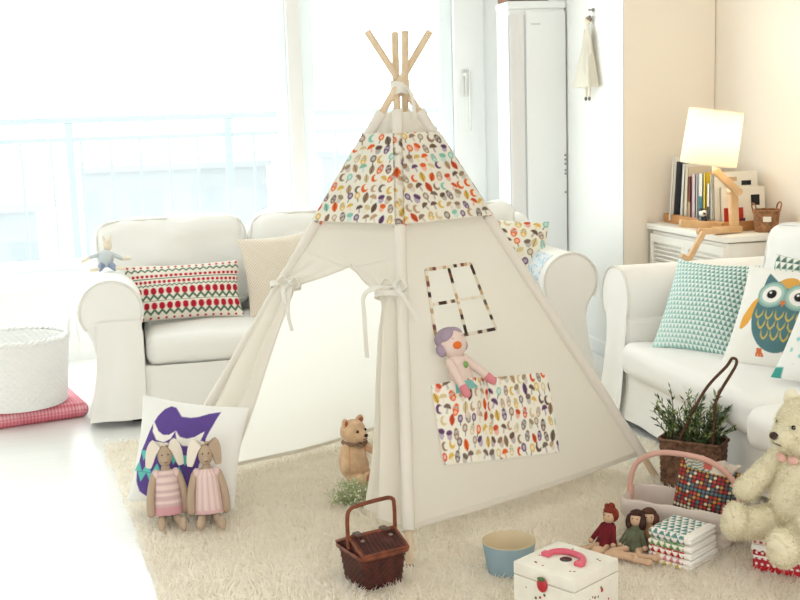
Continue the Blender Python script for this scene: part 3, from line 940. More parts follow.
# print bands round the top: one on every side
bandfn = motif_print(.035, 1.0)
for (a, b) in (('L', 'F'), ('F', 'R'), ('L', 'B'), ('B', 'R')):
    nA, nB = (190, 130) if 'F' in (a, b) else (60, 40)
    v = []; xy = []
    for i in range(nA):
        s = i / (nA - 1)
        for j in range(nB):
            z = .957 + (1.246 - .957) * j / (nB - 1)
            p = fpt(a, b, s, z, .0225 * 1 + .004)
            A, B = pole_pt(a, z), pole_pt(b, z)
            v.append(p); xy.append(((s - .5) * np.linalg.norm(B - A) + (3 if a == 'F' else 0), z * 1.1))
    xy = np.array(xy); e = .0015
    c = antialias(lambda x, y: bandfn(x, y), xy[:, 0], xy[:, 1], .002)
    MB().add(np.array(v), gridf(nA, nB), 0, c).link('print_band', M['printt'], tent, 80, True)
for n in 'LRFB':   # the corner seam over the band is printed as well
    zs = np.linspace(.957, 1.246, 60); P = [pole_pt(n, z) for z in zs]
    tv, tf = tube(P, .0215, 24)
    c = antialias(bandfn, np.arctan2(tv[:, 1] - np.interp(tv[:, 2], zs, [p[1] for p in P]), tv[:, 0] - np.interp(tv[:, 2], zs, [p[0] for p in P])) * .022 + 7, tv[:, 2] * 1.1, .002)
    MB().add(tv, tf, 0, c).link('print_seam', M['printt'], tent, 80, True)

# window trim on the side panel
def pt_R(s, z, off): return fpt('F', 'R', s, z, sag('F', 'R', s, z) + off)
def trim_strip(p, q, w=.011):
    P = [pt_R(p[0] + (q[0] - p[0]) * t, p[1] + (q[1] - p[1]) * t, .003) for t in np.linspace(0, 1, 40)]
    up = np.cross(face_n('F', 'R'), P[-1] - P[0])
    rvv, rff = ribbon(P, w, up)
    seg = np.repeat(np.arange(40), 4); rr = np.random.default_rng(int(abs(p[0] * 1000 + q[1] * 777)))
    pal = np.array([(104, 84, 68), (224, 214, 196), (70, 52, 46), (190, 160, 120), (226, 216, 200), (120, 70, 60), (214, 204, 184)], float)
    pick = rr.integers(0, len(pal), 14)
    return rvv, rff, pal[pick[np.minimum(seg // 3, 13)]]
tm = MB()
ms = (WS0 + WS1) / 2; mz = (WZ0 + WZ1) / 2
for p, q in (((WS0, WZ0), (WS0, WZ1)), ((WS1, WZ0), (WS1, WZ1)), ((WS0, WZ0), (WS1, WZ0)), ((WS0, WZ1), (WS1, WZ1)), ((ms, WZ0), (ms, WZ1)), ((WS0, mz), (WS1, mz))):
    a_, b_, c_ = trim_strip(p, q); tm.add(a_, b_, 0, c_)
tm.link('window_trim', M['printm'], tent, 0, True)
# clear film in the little window
film = bpy.data.materials.new('clear_film'); film.use_nodes = True; nt = film.node_tree; nt.nodes.remove(nt.nodes['Principled BSDF'])
t_ = nt.nodes.new('ShaderNodeBsdfTransparent'); g_ = nt.nodes.new('ShaderNodeBsdfTranslucent'); g_.inputs[0].default_value = (.95, .93, .9, 1); mx_ = nt.nodes.new('ShaderNodeMixShader'); mx_.inputs[0].default_value = .12
nt.links.new(t_.outputs[0], mx_.inputs[1]); nt.links.new(g_.outputs[0], mx_.inputs[2]); nt.links.new(mx_.outputs[0], nt.nodes['Material Output'].inputs['Surface'])
MB().add(np.array([pt_R(s, z, -.001) for s in np.linspace(WS0, WS1, 8) for z in np.linspace(WZ0, WZ1, 8)]), gridf(8, 8)).link('window_film', film, tent, 80, True)

# pocket with the same print, gaping a little at its top edge
PK = [(.140, .474), (.775, .434), (.668, .183), (.158, .242)]
pfn = motif_print(.035, 2.0); v = []; xy = []
nA, nB = 230, 120
for i in range(nA):
    u = i / (nA - 1)
    for j in range(nB):
        t = j / (nB - 1)
        top = np.array(PK[0]) * (1 - u) + np.array(PK[1]) * u; bot = np.array(PK[3]) * (1 - u) + np.array(PK[2]) * u
        s, z = bot * (1 - t) + top * t
        gape = .004 + (.016 * math.sin(PI * u) + .046 * math.exp(-((u - .25) / .17) ** 2) * min(1, u * 12)) * t ** 1.2 - .012 * math.exp(-((u - .47) / .03) ** 2) * t
        v.append(pt_R(s, z, gape)); xy.append((u * .60, t * .235))
xy = np.array(xy)
c = antialias(pfn, xy[:, 0], xy[:, 1], .002)
edge = (xy[:, 1] > .230) | (xy[:, 1] < .003)
MB().add(np.array(v), gridf(nA, nB), 0, c).link('pocket', M['printm'], tent, 80, True)

# tapes: round the crossing, and a bow on each side of the door
X0 = np.array((.929, 3.845, 1.405))
P = []
for k in range(70):
    an = k / 69 * 2 * PI * 3.5; P.append(X0 + np.array(((.031 + .001 * k / 70) * math.cos(an), (.031 + .001 * k / 70) * math.sin(an), -.018 + .036 * k / 69 + .004 * math.sin(k))))
cr = MB().add(*ribbon(P, .020, (0, 0, 1))).link('crossing_tape', M['tie'], tent, 0, True)
Pt = spline([X0 + np.array(q) for q in ((.006, -.034, 0), (.024, -.042, -.012), (.034, -.046, -.05), (.036, -.048, -.105))], 20)
MB().add(*ribbon(Pt, .02, (1, 1, 0))).link('tape_end', M['tie'], cr, 0, False).location = -Vector(TC)
def bow(kn, along, down, out, tails, name='door_tie'):
    kn, along, down, out = (np.array(q, float) for q in (kn, along, down, out))
    mb = MB()
    mb.add(*ell(kn, (.014, .013, .014)))
    for s, lr in ((-1, .050), (1, .055)):
        L_ = spline([kn, kn + along * s * lr * .6 + down * -.016 + out * .012, kn + along * s * lr + down * .004 + out * .014, kn + along * s * lr * .6 + down * .018 + out * .010, kn], 22)
        mb.add(*ribbon(L_, .016, out + along * .3))
    for tl in tails:
        mb.add(*ribbon(spline([kn] + [kn + along * a + down * d + out * o_ for a, d, o_ in tl], 26), .017, along))
    return mb
nLF = face_n('L', 'F'); alongLF = (FOOT['F'] - FOOT['L']); alongLF /= np.linalg.norm(alongLF); dn = np.array((0, 0, -1.0))
def loop(s0, s1, z, m=.02):
    """tape running round the gathered cloth and its pole"""
    A = fpt('L', 'F', s0, z, 0); B = fpt('L', 'F', s1, z, 0); c = (A + B) / 2; ax = (B - A); hw = np.linalg.norm(ax) / 2; ax = ax / np.linalg.norm(ax)
    return [c + ax * (hw + .012) * math.cos(t) + nLF * (.042 * math.sin(t) + .010) + np.array((0, 0, .008 * math.cos(t))) for t in np.linspace(0, 2 * PI, 33)]
for (s0, s1, ks, tails) in ((-.025, .16, .19, [[(.012, .05, .03), (.006, .12, .03), (.020, .17, .028)], [(-.01, .03, .035), (.004, .08, .04)]]),
                            (.845, 1.02, 1.035, [[(-.06, .02, .03), (-.11, .05, .035), (-.122, .11, .025), (-.120, .25, .02)], [(.03, .025, .02), (.05, .06, .0), (.065, .10, -.02)]])):
    b_ = MB().add(*ribbon(loop(s0, s1, .742), .018, (0, 0, 1))).link('door_tie', M['tie'], tent, 0, True)
    bow(fpt('L', 'F', ks, .745 if ks < .5 else .768, .050), alongLF, dn, nLF, tails).link('bow', M['tie'], b_, 40, False).location = -Vector(TC)

ZR = .014    # things press into the pile
# ------------------------------------------------------------------ purple cushion and the two linen rabbits
def bull(u, v):
    c = base_col(u, (240, 239, 235)); pur = (98, 76, 146)
    put(c, inpoly(u, v, [(-.90, -.40), (-.84, -.02), (-.71, .36), (-.60, .64), (-.50, .80), (-.40, .88), (-.30, .87), (-.22, .78), (-.14, .69), (.02, .69), (.17, .73), (.34, .82), (.53, .88), (.46, .64), (.38, .36), (.36, .06), (.31, -.24), (.22, -.52), (.07, -.78), (-.12, -.90), (-.34, -.94), (-.58, -.91), (-.76, -.80), (-.86, -.62)]), pur)
    for horn in ([(-.66, .54), (-.65, .34), (-.54, .19), (-.38, .16), (-.25, .24), (-.19, .40), (-.30, .31), (-.42, .30), (-.53, .36), (-.60, .46)],
                 [(.33, .46), (.29, .28), (.15, .15), (-.02, .14), (-.14, .24), (-.20, .42), (-.09, .30), (.04, .28), (.17, .33), (.26, .41)]):
        put(c, inpoly(u, v, horn), (244, 240, 232))
    for r, (y0, ks) in enumerate([(-.03, (-2, -1, 1, 2)), (-.23, (-2.5, -1.5, .5, 1.5, -.5)), (-.43, (-2, -1, 0, 1))]):
        for k in ks:
            cx = -.34 + k * .21
            put(c, (v < y0) & (v > y0 - .19) & ((np.abs(u - cx) < (v - (y0 - .19)) * .55) if r != 1 else (np.abs(u - cx) < (y0 - v) * .55)), (104, 196, 184))
    return c
put_pillow('purple_cushion', 'white cushion with a purple horned animal head leaning on the tent pole', pillow(.385, .365, .12, 150, bull, seed=9), (.112, 3.815, ZR + .010), -.32, -.42, ry=.10)

def rabbit(label, loc, rz, stripes, earflop, lean):
    t = thing('linen_rabbit_doll', label, 'doll', loc, rz, 'linen rabbit dolls')
    R = rotm(lean, 0, 0)
    tr = lambda p: R @ np.array(p, float)
    def knit(u, v):
        c = base_col(u, (230, 208, 202))
        if stripes == 'bands': k = (np.sin(v * 19) > .1); put(c, k, (208, 178, 178)); put(c, v < -.62, (212, 160, 166))
        else: put(c, np.sin(u * 42) > .25, (216, 182, 182)); put(c, v < -.8, (224, 186, 186))
        return c
    body = MB(); body.add(*ell(tr((0, 0, .082)), (.027, .022, .07), R)); body.add(*ell(tr((0, 0, .148)), (.014, .013, .022), R))
    body.link('body', M['linen'], t)
    # knitted dress
    n, k = 40, 30; v = []; uv = []
    for j in range(k):
        h = j / (k - 1); r = np.interp(h, [0, .10, .55, .85, 1], [.044, .043, .036, .032, .019])
        for i in range(n):
            a = 2 * PI * i / n; rr = r * (1 + .02 * math.sin(14 * a)) + (.0022 * math.sin(i * 2.6) if j < 2 else 0)
            v.append(tr((rr * math.cos(a), rr * .78 * math.sin(a), .022 + .128 * h))); uv.append((i / n * 2 - 1, h * 2 - 1))
    uv = np.array(uv); mb = MB(); mb.add(np.array(v), gridf(k, n, False, True, True), 0, knit(uv[:, 0], uv[:, 1])); 
    for s in (-1, 1): mb.add(*ell(tr((s * .028, 0, .138)), (.012, .013, .016), R), 0, (226, 200, 196))
    mb.link('dress', M['printm'], t, 70)
    hd = MB(); hd.add(*ell(tr((0, -.004, .190)), (.0205, .020, .031), R)); hd.add(*ell(tr((0, -.014, .180)), (.0135, .013, .016), R))
    hd = hd.link('head', M['linen'], t)
    for s in (-1, 1): MB().add(*ell(tr((s * .0085, -.0235, .196)), .0021, None, 8, 6)).link('eye', M['black'], hd)
    MB().add(*tube([tr((-.005, -.027, .176)), tr((0, -.028, .173)), tr((.005, -.027, .176))], .0011, 5)).link('mouth', mat('brown_stitch', (112, 78, 62), .9), hd)
    for s in (-1, 1):
        f = earflop[0 if s < 0 else 1]
        P = spline([tr((s * .008, .006, .216)), tr((s * .020, 0, .226)), tr((s * (.030 + f * .006), -.004, .205)), tr((s * (.036 + f * .012), -.006, .163))], 14)
        wd = [.010 + .020 * math.sin(PI * min(1, .15 + .85 * i / 14)) for i in range(15)]
        MB().add(*ribbon(P, wd, tr((1, .35 * s, .3 * s)))).link('ear', M['linenpale'] if f else M['linen'], hd, 40).modifiers.new('soft', 'SOLIDIFY').thickness = .004
    for s in (-1, 1):
        MB().add(*limb(tr((s * .034, 0, .136)), tr((s * .050, -.008, .030)), .0105, .0125, bend=(s * .012, -.006, 0))).link('arm', M['linen'], t)
    for s in (-1, 1):
        yy = -.075 if s < 0 else -.09
        l = MB(); l.add(*limb((s * .018, .0, .014), (s * .028, yy, .012), .0125, .0095))
        l = l.link('leg', M['linen'], t)
        MB().add(*ell((s * .030, yy - .010, .022), (.0105, .010, .020), rotm(-.25, 0, s * .2))).link('foot', M['linen'], l)
    return t
r1 = rabbit('linen rabbit doll with white ears in a striped pink knit dress', (.072, 3.705, ZR + .006), .06, 'bands', (1, .7), -.16)
r2 = rabbit('linen rabbit doll with brown drooping ear in a ribbed pink dress', (.200, 3.675, ZR + .006), .0, 'ribs', (.8, 0), -.16)
r1.scale = r2.scale = (1.13, 1.13, 1.13)

# ------------------------------------------------------------------ picnic basket
M['hinge'] = mat('dark_bronze', (92, 70, 58), .4)
pb = thing('picnic_basket', 'small dark brown wicker picnic basket with arched handle at the tent pole', 'basket', (.612, 3.035, ZR), .30)
fl_ = lambda h: .84 + .16 * h
wv, wf_ = weave(rect_path(.145, .155, .02), 11, 0, .098, .0022, 26, fl_)
b_ = MB(); b_.add(wv, wf_); b_.add(*rbox((0, 0, .004), (.118, .126, .008), .004, m=1, k=2)); b_.link('body', M['wicker'], pb, 70)
rp = rect_path(.152, .162, .02); P = np.array([(*rp(k / 60)[:2], .100) for k in range(60)])
MB().add(*tube(P, .0055, 8, True)).link('rim', M['wickerrim'], pb)
# gabled lids
g = MB()
for s in (-1, 1): g.add(*extrude_poly([(0, 0)] * 0 + [(-.076, .100), (.076, .100), (.072, .104), (-.072, .104)], -.002, .002))
for s in (-1, 1):
    a = math.atan2(.036, .080); R = rotm(s * a if s < 0 else a * -1, 0, 0)
    lid = MB(); cy, cz = s * .040, .124
    R = rotm(-s * a, 0, 0)
    for k in range(11):
        lid.add(*rbox((-.064 + k * .0128, cy, cz), (.0118, .080, .006), .0026, None, m=1, k=2))
    V = np.concatenate(lid.v) - np.array((0, cy, cz)); lid.v = [V @ R.T + np.array((0, cy, cz))]; lid.c = [np.ones((lid.n, 3))]
    lo = lid.link('lid', M['wicker'], pb)
    P = np.array([(-.072, -.041, 0), (.072, -.041, 0), (.072, .041, 0), (-.072, .041, 0)]) @ R.T + np.array((0, cy, cz))
    Pd = np.concatenate([np.linspace(P[i], P[(i + 1) % 4], 10, endpoint=False) for i in range(4)])
    MB().add(*tube(Pd, .0052, 8, True)).link('lid_rim', M['wickerrim'], lo)
    for x in (-.045, .045):
        MB().add(*ell(np.array((x, cy - s * .012, cz + .010)), (.006, .006, .003))).link('stud', M['metal'], lo)
for s in (-1, 1):   # gable ends
    gv = np.array([(s * .070, -.078, .1), (s * .070, .078, .1), (s * .070, 0, .138)]); MB().add(gv, [(0, 1, 2)]).link('gable', M['wicker'], pb)
for x in (-.045, .040):
    MB().add(*rbox((x, 0, .145), (.022, .03, .010), .004, m=1, k=2)).link('hinge', M['hinge'], pb)
P = spline([(-.074, 0, .11), (-.076, 0, .19), (-.066, 0, .222), (-.03, 0, .229), (.03, 0, .232), (.068, 0, .228), (.076, 0, .20), (.075, 0, .11)], 44)
MB().add(*tube(P, .0058, 10)).link('handle', M['wickerrim'], pb)

# ------------------------------------------------------------------ blue paper bowl, white toy box
bw = thing('paper_tub', 'round pale blue paper tub, empty, standing on the rug', 'bowl', (1.000, 2.985, ZR))
MB().add(*lathe([(0, .006), (.060, .006), (.0735, .088), (.076, .092), (.0765, .090), (.076, .087), (.0625, .001), (0, .001)], 48)).link('tub', print_mat('blue_tub_paper', .6, None), bw, 40)
me = bw.children[0].data; a = me.color_attributes.new('print', 'FLOAT_COLOR', 'POINT')
cc = []
for p in me.vertices:
    r = math.hypot(p.co.x, p.co.y); outer = r > .0605 + (p.co.z - .001) * .16 and p.co.z < .0895
    cc += list(lin((146, 170, 182) if outer else (212, 196, 164))) + [1]
a.data.foreach_set('color', cc)

M['boxwhite'] = mat('white_washed_wood', (232, 228, 216), .55, (80, .15, .001), .03, 14)
M['pink'] = mat('pink_lacquer', (214, 92, 112), .35, spec=.5)
M['red'] = mat('glossy_red_enamel', (178, 34, 44), .3, spec=.5)
M['leafgreen'] = mat('painted_green', (72, 110, 66), .5)
bx = thing('toy_box', 'white wooden toy box with pink arched handle and red strawberry clasp', 'box', (1.040, 2.648, ZR), math.atan2(2.536 - 2.70, 1.007 - .907) )
BW, BD, BH = .193, .190, .155
MB().add(*rbox((0, 0, .060), (BW, BD, .118), .003, m=1, k=2)).link('body', M['boxwhite'], bx, 40)
ld = MB().add(*rbox((0, 0, .138), (BW, BD, .034), .003, m=1, k=2)).link('lid', M['boxwhite'], bx, 40)
# arched handle lying over the black disc of the finger hole
P = spline([(-.052, -.012, .160), (-.046, .012, .161), (-.022, .028, .163), (.022, .028, .163), (.046, .012, .161), (.052, -.012, .160)], 30)
MB().add(*tube(P, [.0085] * 31, 10, flat=.95)).link('handle', M['pink'], bx)
for x in (-.052, .052): MB().add(*rbox((x, -.012, .161), (.026, .020, .012), .004, m=1, k=3)).link('handle_foot', M['pink'], bx)
MB().add(*lathe([(0, .1562), (.016, .1562), (.016, .1552)], 24, (0, 0, 0))).link('finger_hole_shade', M['black'], bx)  # black disc on the solid lid, painting the dark of a hole
# strawberry clasp on the front face (local -y)
st = MB().add(*ell((.0, -BD / 2 - .004, .118), (.016, .008, .020), None, 20, 14)).link('clasp', M['red'], bx)
MB().add(*ell((.0, -BD / 2 - .008, .134), (.012, .006, .005))).link('clasp_leaf', M['leafgreen'], st)
dec = MB()
def dot(p, r, mi): dec.add(*ell(p, r, None, 10, 6), mi)
for (x, z, r, mi) in ((.012, .070, .005, 0), (.026, .078, .004, 0), (-.010, .080, .004, 0), (.004, .090, .004, 1), (-.014, .067, .005, 1), (.02, .062, .005, 1), (.034, .070, .004, 1), (-.024, .075, .004, 1), (0, .058, .004, 1), (-.055, .095, .002, 0), (.06, .09, .002, 0), (-.06, .05, .003, 0), (.055, .045, .003, 0)):
    dot((x, -BD / 2, z), (r, .0012, r), mi)
for (y, z, r, mi) in ((-.03, .080, .004, 1), (-.018, .086, .003, 0), (-.008, .082, .004, 1), (.005, .080, .003, 1), (.022, .092, .006, 0), (.018, .100, .004, 1), (-.02, .068, .004, 1), (.0, .066, .005, 0), (.05, .06, .003, 0)):
    dot((BW / 2, y, z), (.0012, r, r), mi)
for (x, y, mi) in ((-.07, -.02, 0), (-.062, -.018, 1), (-.05, -.062, 1), (-.044, -.066, 0), (.055, -.055, 0), (.064, -.05, 1), (.07, .05, 0), (.06, .054, 1), (-.03, .07, 1), (-.02, -.07, 0)):
    dot((x, y, BH), (.0035, .0035, .0008), mi)
dec.link('painted_flowers', [M['red'], M['leafgreen']], bx)

# ------------------------------------------------------------------ bear and wispy bunch inside the tent
plush = lambda n, c: mat(n, c, .95, (140, .8, .004), .08, 30, .1, .4)
def bear(name, label, loc, rz, s, fur, pads, headrot, nose, arms, legs, group=None, eye=.0055, chest=None):
    t = thing(name, label, 'teddy bear', loc, rz, group)
    R = headrot
    body = MB().add(*ell((0, 0, .36 * s), (.24 * s, .215 * s, .33 * s), None, 28, 18)).add(*ell((0, -.03 * s, .27 * s), (.25 * s, .225 * s, .24 * s), None, 28, 18))
    body = body.link('body', fur, t)
    rm = body.modifiers.new('join', 'REMESH'); rm.mode = 'VOXEL'; rm.voxel_size = .022 * s; rm.use_smooth_shade = True
    sm = body.modifiers.new('smooth', 'SMOOTH'); sm.iterations = 4
    H = np.array((0, -.03 * s, .82 * s)); hp = lambda p: H + R @ (np.array(p, float) * s)
    hd = MB().add(*ell(hp((0, 0, 0)), (.215 * s, .205 * s, .20 * s), R, 28, 18)).add(*ell(hp((0, -.17, -.045)), (.105 * s, .12 * s, .085 * s), R, 20, 14)).add(*ell(hp((0, -.07, -.08)), (.17 * s, .14 * s, .11 * s), R, 20, 14))
    hd = hd.link('head', fur, t)
    rm = hd.modifiers.new('join', 'REMESH'); rm.mode = 'VOXEL'; rm.voxel_size = .018 * s; rm.use_smooth_shade = True
    sm = hd.modifiers.new('smooth', 'SMOOTH'); sm.iterations = 4
    for q in (-1, 1):
        e = MB().add(*ell(hp((q * .165, .01, .165)), (.072 * s, .036 * s, .075 * s), R @ rotm(0, q * .45, -q * .2), 18, 12)).link('ear', fur, hd)
        MB().add(*ell(hp((q * .165, -.022, .162)), (.046 * s, .016 * s, .048 * s), R @ rotm(0, q * .45, -q * .2), 14, 10)).link('ear_lining', pads, e)
        MB().add(*ell(hp((q * .085, -.185, .045)), eye, None, 12, 8)).link('eye', M['black'], hd)
    MB().add(*ell(hp((0, -.285, -.02)), (.040 * s, .026 * s, .028 * s), R, 14, 10)).link('nose', nose, hd)
    MB().add(*tube([hp((-.045, -.262, -.085)), hp((0, -.282, -.072)), hp((.045, -.262, -.085))], .008 * s, 6)).link('mouth', nose, hd)
    for p0, p1, r0, r1 in arms:
        MB().add(*limb(np.array(p0) * s, np.array(p1) * s, r0 * s, r1 * s, 18)).link('arm', fur, t)
    for p0, p1, r0, r1 in legs:
        p0 = np.array(p0) * s; p1 = np.array(p1) * s
        l = MB().add(*limb(p0, p1, r0 * s, r1 * s, 18)).link('leg', fur, t)
        d = (p1 - p0) / np.linalg.norm(p1 - p0)
        up = np.array((0, 0, 1.0)); up -= d * (d @ up); up /= np.linalg.norm(up); rt = np.cross(d, up)
        RR = np.stack([rt, d, up], 1)
        f = MB().add(*ell(p1 + up * .03 * s, (r1 * 1.12 * s, r1 * .85 * s, r1 * 1.35 * s), RR, 18, 12)).link('foot', fur, l)
        MB().add(*ell(p1 + up * .03 * s + d * r1 * .62 * s, (r1 * .85 * s, r1 * .30 * s, r1 * 1.05 * s), RR, 16, 10)).link('foot_pad', pads, f)
    return t
tan = plush('worn_tan_plush', (224, 190, 154)); rust = mat('rusty_felt', (188, 118, 92), .95)
br = bear('vintage_teddy_bear', 'small tan teddy bear sitting inside the tent with a ribbon collar', (.728, 3.905, ZR + .012), .70, .225, tan, rust, rotm(0, 0, -.10), mat('dark_stitched_nose', (44, 32, 30), .6),
          [((-.20, -.02, .58), (-.30, -.10, .28), .075, .062), ((.20, -.05, .56), (.24, -.32, .46), .075, .06)], [((-.13, -.10, .10), (-.17, -.42, .13), .10, .075), ((.13, -.10, .10), (.19, -.42, .12), .10, .075)], eye=.0052)
P = [(.036 * math.cos(a), -.004 + .034 * math.sin(a), .147) for a in np.linspace(0, 2 * PI, 30)]
rb = MB().add(*tube(P, .008, 8, flat=.8)).link('ribbon_collar', mat('grey_brown_ribbon', (150, 124, 104), .8), br)
MB().add(*ell((-.012, -.046, .144), (.016, .008, .010), rotm(0, .4, 0))).add(*ell((.014, -.046, .144), (.016, .008, .010), rotm(0, -.4, 0))).link('ribbon_bow', mat('grey_brown_ribbon_bow', (140, 112, 94), .8), br)
# felt tulip in front of it
tl = thing('felt_tulip', 'pink felt tulip with green leaf held by the small bear in the tent', 'flower', (.838, 3.835, ZR))
MB().add(*tube(spline([(0, 0, 0), (.004, -.004, .06), (0, 0, .112)], 12), .0035, 8)).link('stem', M['leafgreen'], tl)
MB().add(*ell((0, 0, .125), (.017, .016, .019))).add(*ell((-.008, -.008, .136), (.008, .006, .012), rotm(.2, -.2, 0))).add(*ell((.008, -.008, .136), (.008, .006, .012), rotm(.2, .2, 0))).link('petals', mat('pink_felt', (226, 110, 146), .9), tl)
MB().add(*ribbon(spline([(0, 0, .01), (-.014, -.01, .05), (-.012, -.012, .085)], 10), [.006 + .014 * math.sin(PI * i / 10) for i in range(11)], (.6, -.8, 0))).link('leaf', M['leafgreen'], tl)
# wispy green bunch
wb_ = thing('wispy_flower_bunch', 'loose ball of wispy green stems and tiny white flowers beside the small bear', 'flowers', (.680, 3.700, ZR))
rg = np.random.default_rng(3); sm_ = MB(); fw = MB()
for k in range(150):
    a = rg.uniform(0, 2 * PI); el = rg.uniform(.05, 1.35); Rr = rg.uniform(.045, .080)
    c0 = np.array((rg.normal() * .016, rg.normal() * .014, .006))
    end = np.array((Rr * math.cos(a) * math.cos(el) * 1.05, Rr * math.sin(a) * math.cos(el) * .85, (.014 + Rr * math.sin(el) * .95)))
    mid = (c0 + end) / 2 + rg.normal(size=3) * .022; mid[2] = abs(mid[2])
    sm_.add(*tube(spline([c0, mid, end, end + rg.normal(size=3) * .012], 8), .0009, 4))
    if k % 2 == 0:
        for q in range(2): fw.add(*ell(end + rg.normal(size=3) * .007, .0032, None, 6, 4))
sm_.link('stems', mat('dusty_green_stem', (186, 196, 150), .8), wb_); fw.link('tiny_flowers', mat('tiny_white_petals', (240, 240, 226), .8), wb_)

# ------------------------------------------------------------------ doll in the tent pocket
kn = mat('pale_pink_knit', (226, 204, 194), .95, (300, .5, .002)); lil = mat('lilac_yarn', (164, 148, 164), .95, (160, .7, .003)); rose = mat('rose_knit', (214, 134, 142), .95, (300, .4, .002))
nFR = face_n('F', 'R'); ax = FOOT['R'] - FOOT['F']; ax /= np.linalg.norm(ax); upv = np.cross(nFR, ax); upv = upv if upv[2] > 0 else -upv
O = fpt('F', 'R', .285, .44, .004); 
dl = thing('knitted_doll', 'pale pink knitted doll with lilac hair sitting in the tent pocket', 'doll', tuple(O))
DR = np.stack([ax, -nFR, upv], 1)      # doll: x along the wall, -y out of it, z up the slope
tl_ = rotm(0, -.06, 0)
dp = lambda p: DR @ (tl_ @ np.array(p, float))
DRt = DR @ tl_
bd = MB().add(*ell(dp((0, -.024, .045)), (.044, .022, .068), DRt)).add(*ell(dp((.0, -.024, .088)), (.032, .020, .034), DRt)).link('body', kn, dl)
MB().add(*ell(dp((.014, -.046, .070)), (.010, .003, .012), DRt @ rotm(0, .7, 0), 4, 6)).link('green_patch', mat('green_felt_patch', (126, 166, 96), .9), bd)
sk = []
for j in range(5):
    for i in range(36):
        a = 2 * PI * i / 36; r = 1 + .10 * j / 4 + .05 * math.sin(9 * a) * j / 4
        sk.append(dp((.040 * r * math.cos(a), -.024 + .023 * r * math.sin(a), .022 - .030 * j / 4)))
MB().add(np.array(sk), gridf(5, 36, False, True)).link('skirt', mat('teal_knit_skirt', (128, 186, 180), .95, (300, .4, .002)), dl)
MB().add(*ell(dp((-.048, -.012, .0)), (.012, .006, .026), DRt @ rotm(0, .5, 0))).link('skirt_ribbon', mat('teal_felt', (104, 168, 156), .9), dl)
hd = MB().add(*ell(dp((.004, -.030, .148)), (.049, .036, .048), DRt)).link('head', kn, dl)
MB().add(*ell(dp((-.008, -.062, .136)), (.017, .009, .0125), DRt)).link('mouth', mat('orange_yarn', (226, 116, 52), .9, (300, .4, .002)), hd)
for q, x in ((-1, -.016), (1, .026)): MB().add(*ell(dp((x, -.060, .160)), (.0040, .0025, .0022), DRt)).link('eye', lil, hd)
hr = MB().add(*ell(dp((.002, -.020, .168)), (.051, .038, .036), DRt)).add(*ell(dp((-.018, -.036, .176)), (.030, .026, .020), DRt @ rotm(0, -.6, 0))).add(*ell(dp((.022, -.034, .182)), (.026, .024, .014), DRt @ rotm(0, .5, 0))).link('hair', lil, hd)
for q in (-1, 1): MB().add(*ell(dp((q * .047 + .002, -.022, .136)), (.017, .016, .021), DRt)).link('bun', lil, hd)
for p0, p1 in (((-.034, -.028, .092), (-.050, -.075, -.010)), ((.032, -.028, .092), (.084, -.056, .004))):
    a_ = MB().add(*limb(dp(p0), dp(p1), .0145, .0125)).link('arm', kn, dl)
    d_ = np.array(p1) - np.array(p0); d_ = d_ / np.linalg.norm(d_)
    MB().add(*limb(dp(np.array(p1) - d_ * .012), dp(np.array(p1) + d_ * .010), .0142, .0135)).link('hand', rose, a_)
for q in (-1, 1): MB().add(*limb(dp((q * .018, -.012, .0)), dp((q * .022, -.012, -.085)), .0105, .0095)).link('leg', kn, dl)

# ------------------------------------------------------------------ lined basket with pink handle, dotted bag in it
lined = mat('pinkish_grey_lining', (214, 200, 190), .95, (200, .4, .002)); linedw = mat('pale_lined_wicker', (222, 212, 200), .8, (200, .5, .002), .08, 40)
hpink = mat('dusty_pink_handle', (212, 166, 152), .6)
wk = thing('lined_basket', 'low white lined basket with tall dusty pink handle at the tent corner', 'basket', (1.600, 3.095, ZR), math.radians(-47))
wv, wf_ = weave(rect_path(.35, .17, .03), 10, 0, .10, .002, 36, lambda h: .93 + .07 * h)
MB().add(wv, wf_).add(*rbox((0, 0, .004), (.32, .15, .008), .004, m=1, k=2)).link('body', linedw, wk, 70)
rp = rect_path(.356, .176, .032); rpi = rect_path(.338, .158, .026)
v = []; n = 72
prof = [(0, .060), (.003, .085), (.002, .108), (-.004, .114), (-.010, .108), (-.011, .06), (-.013, .02)]
for (o_, z) in prof:
    for k in range(n):
        x, y, nx, ny = rp(k / n); wv_ = .0015 * math.sin(k * 1.9 + z * 90)
        v.append((x + nx * (o_ + wv_), y + ny * (o_ + wv_), z + .002 * math.sin(k * .9)))
MB().add(np.array(v), gridf(len(prof), n, False, True, True)).link('cloth_lining', lined, wk, 70)
P = spline([(-.168, 0, .085), (-.172, 0, .14), (-.150, 0, .205), (-.085, 0, .245), (0, 0, .252), (.085, 0, .240), (.150, 0, .195), (.172, 0, .135), (.168, 0, .085)], 44)
hn = MB().add(*tube(P, .0085, 10)).link('handle', hpink, wk)
for q in (-1, 1): MB().add(*lathe([(0, -.018), (.0115, -.016), (.0115, .018), (0, .02)], 12, (q * .171, 0, .112))).link('handle_socket', hpink, hn)
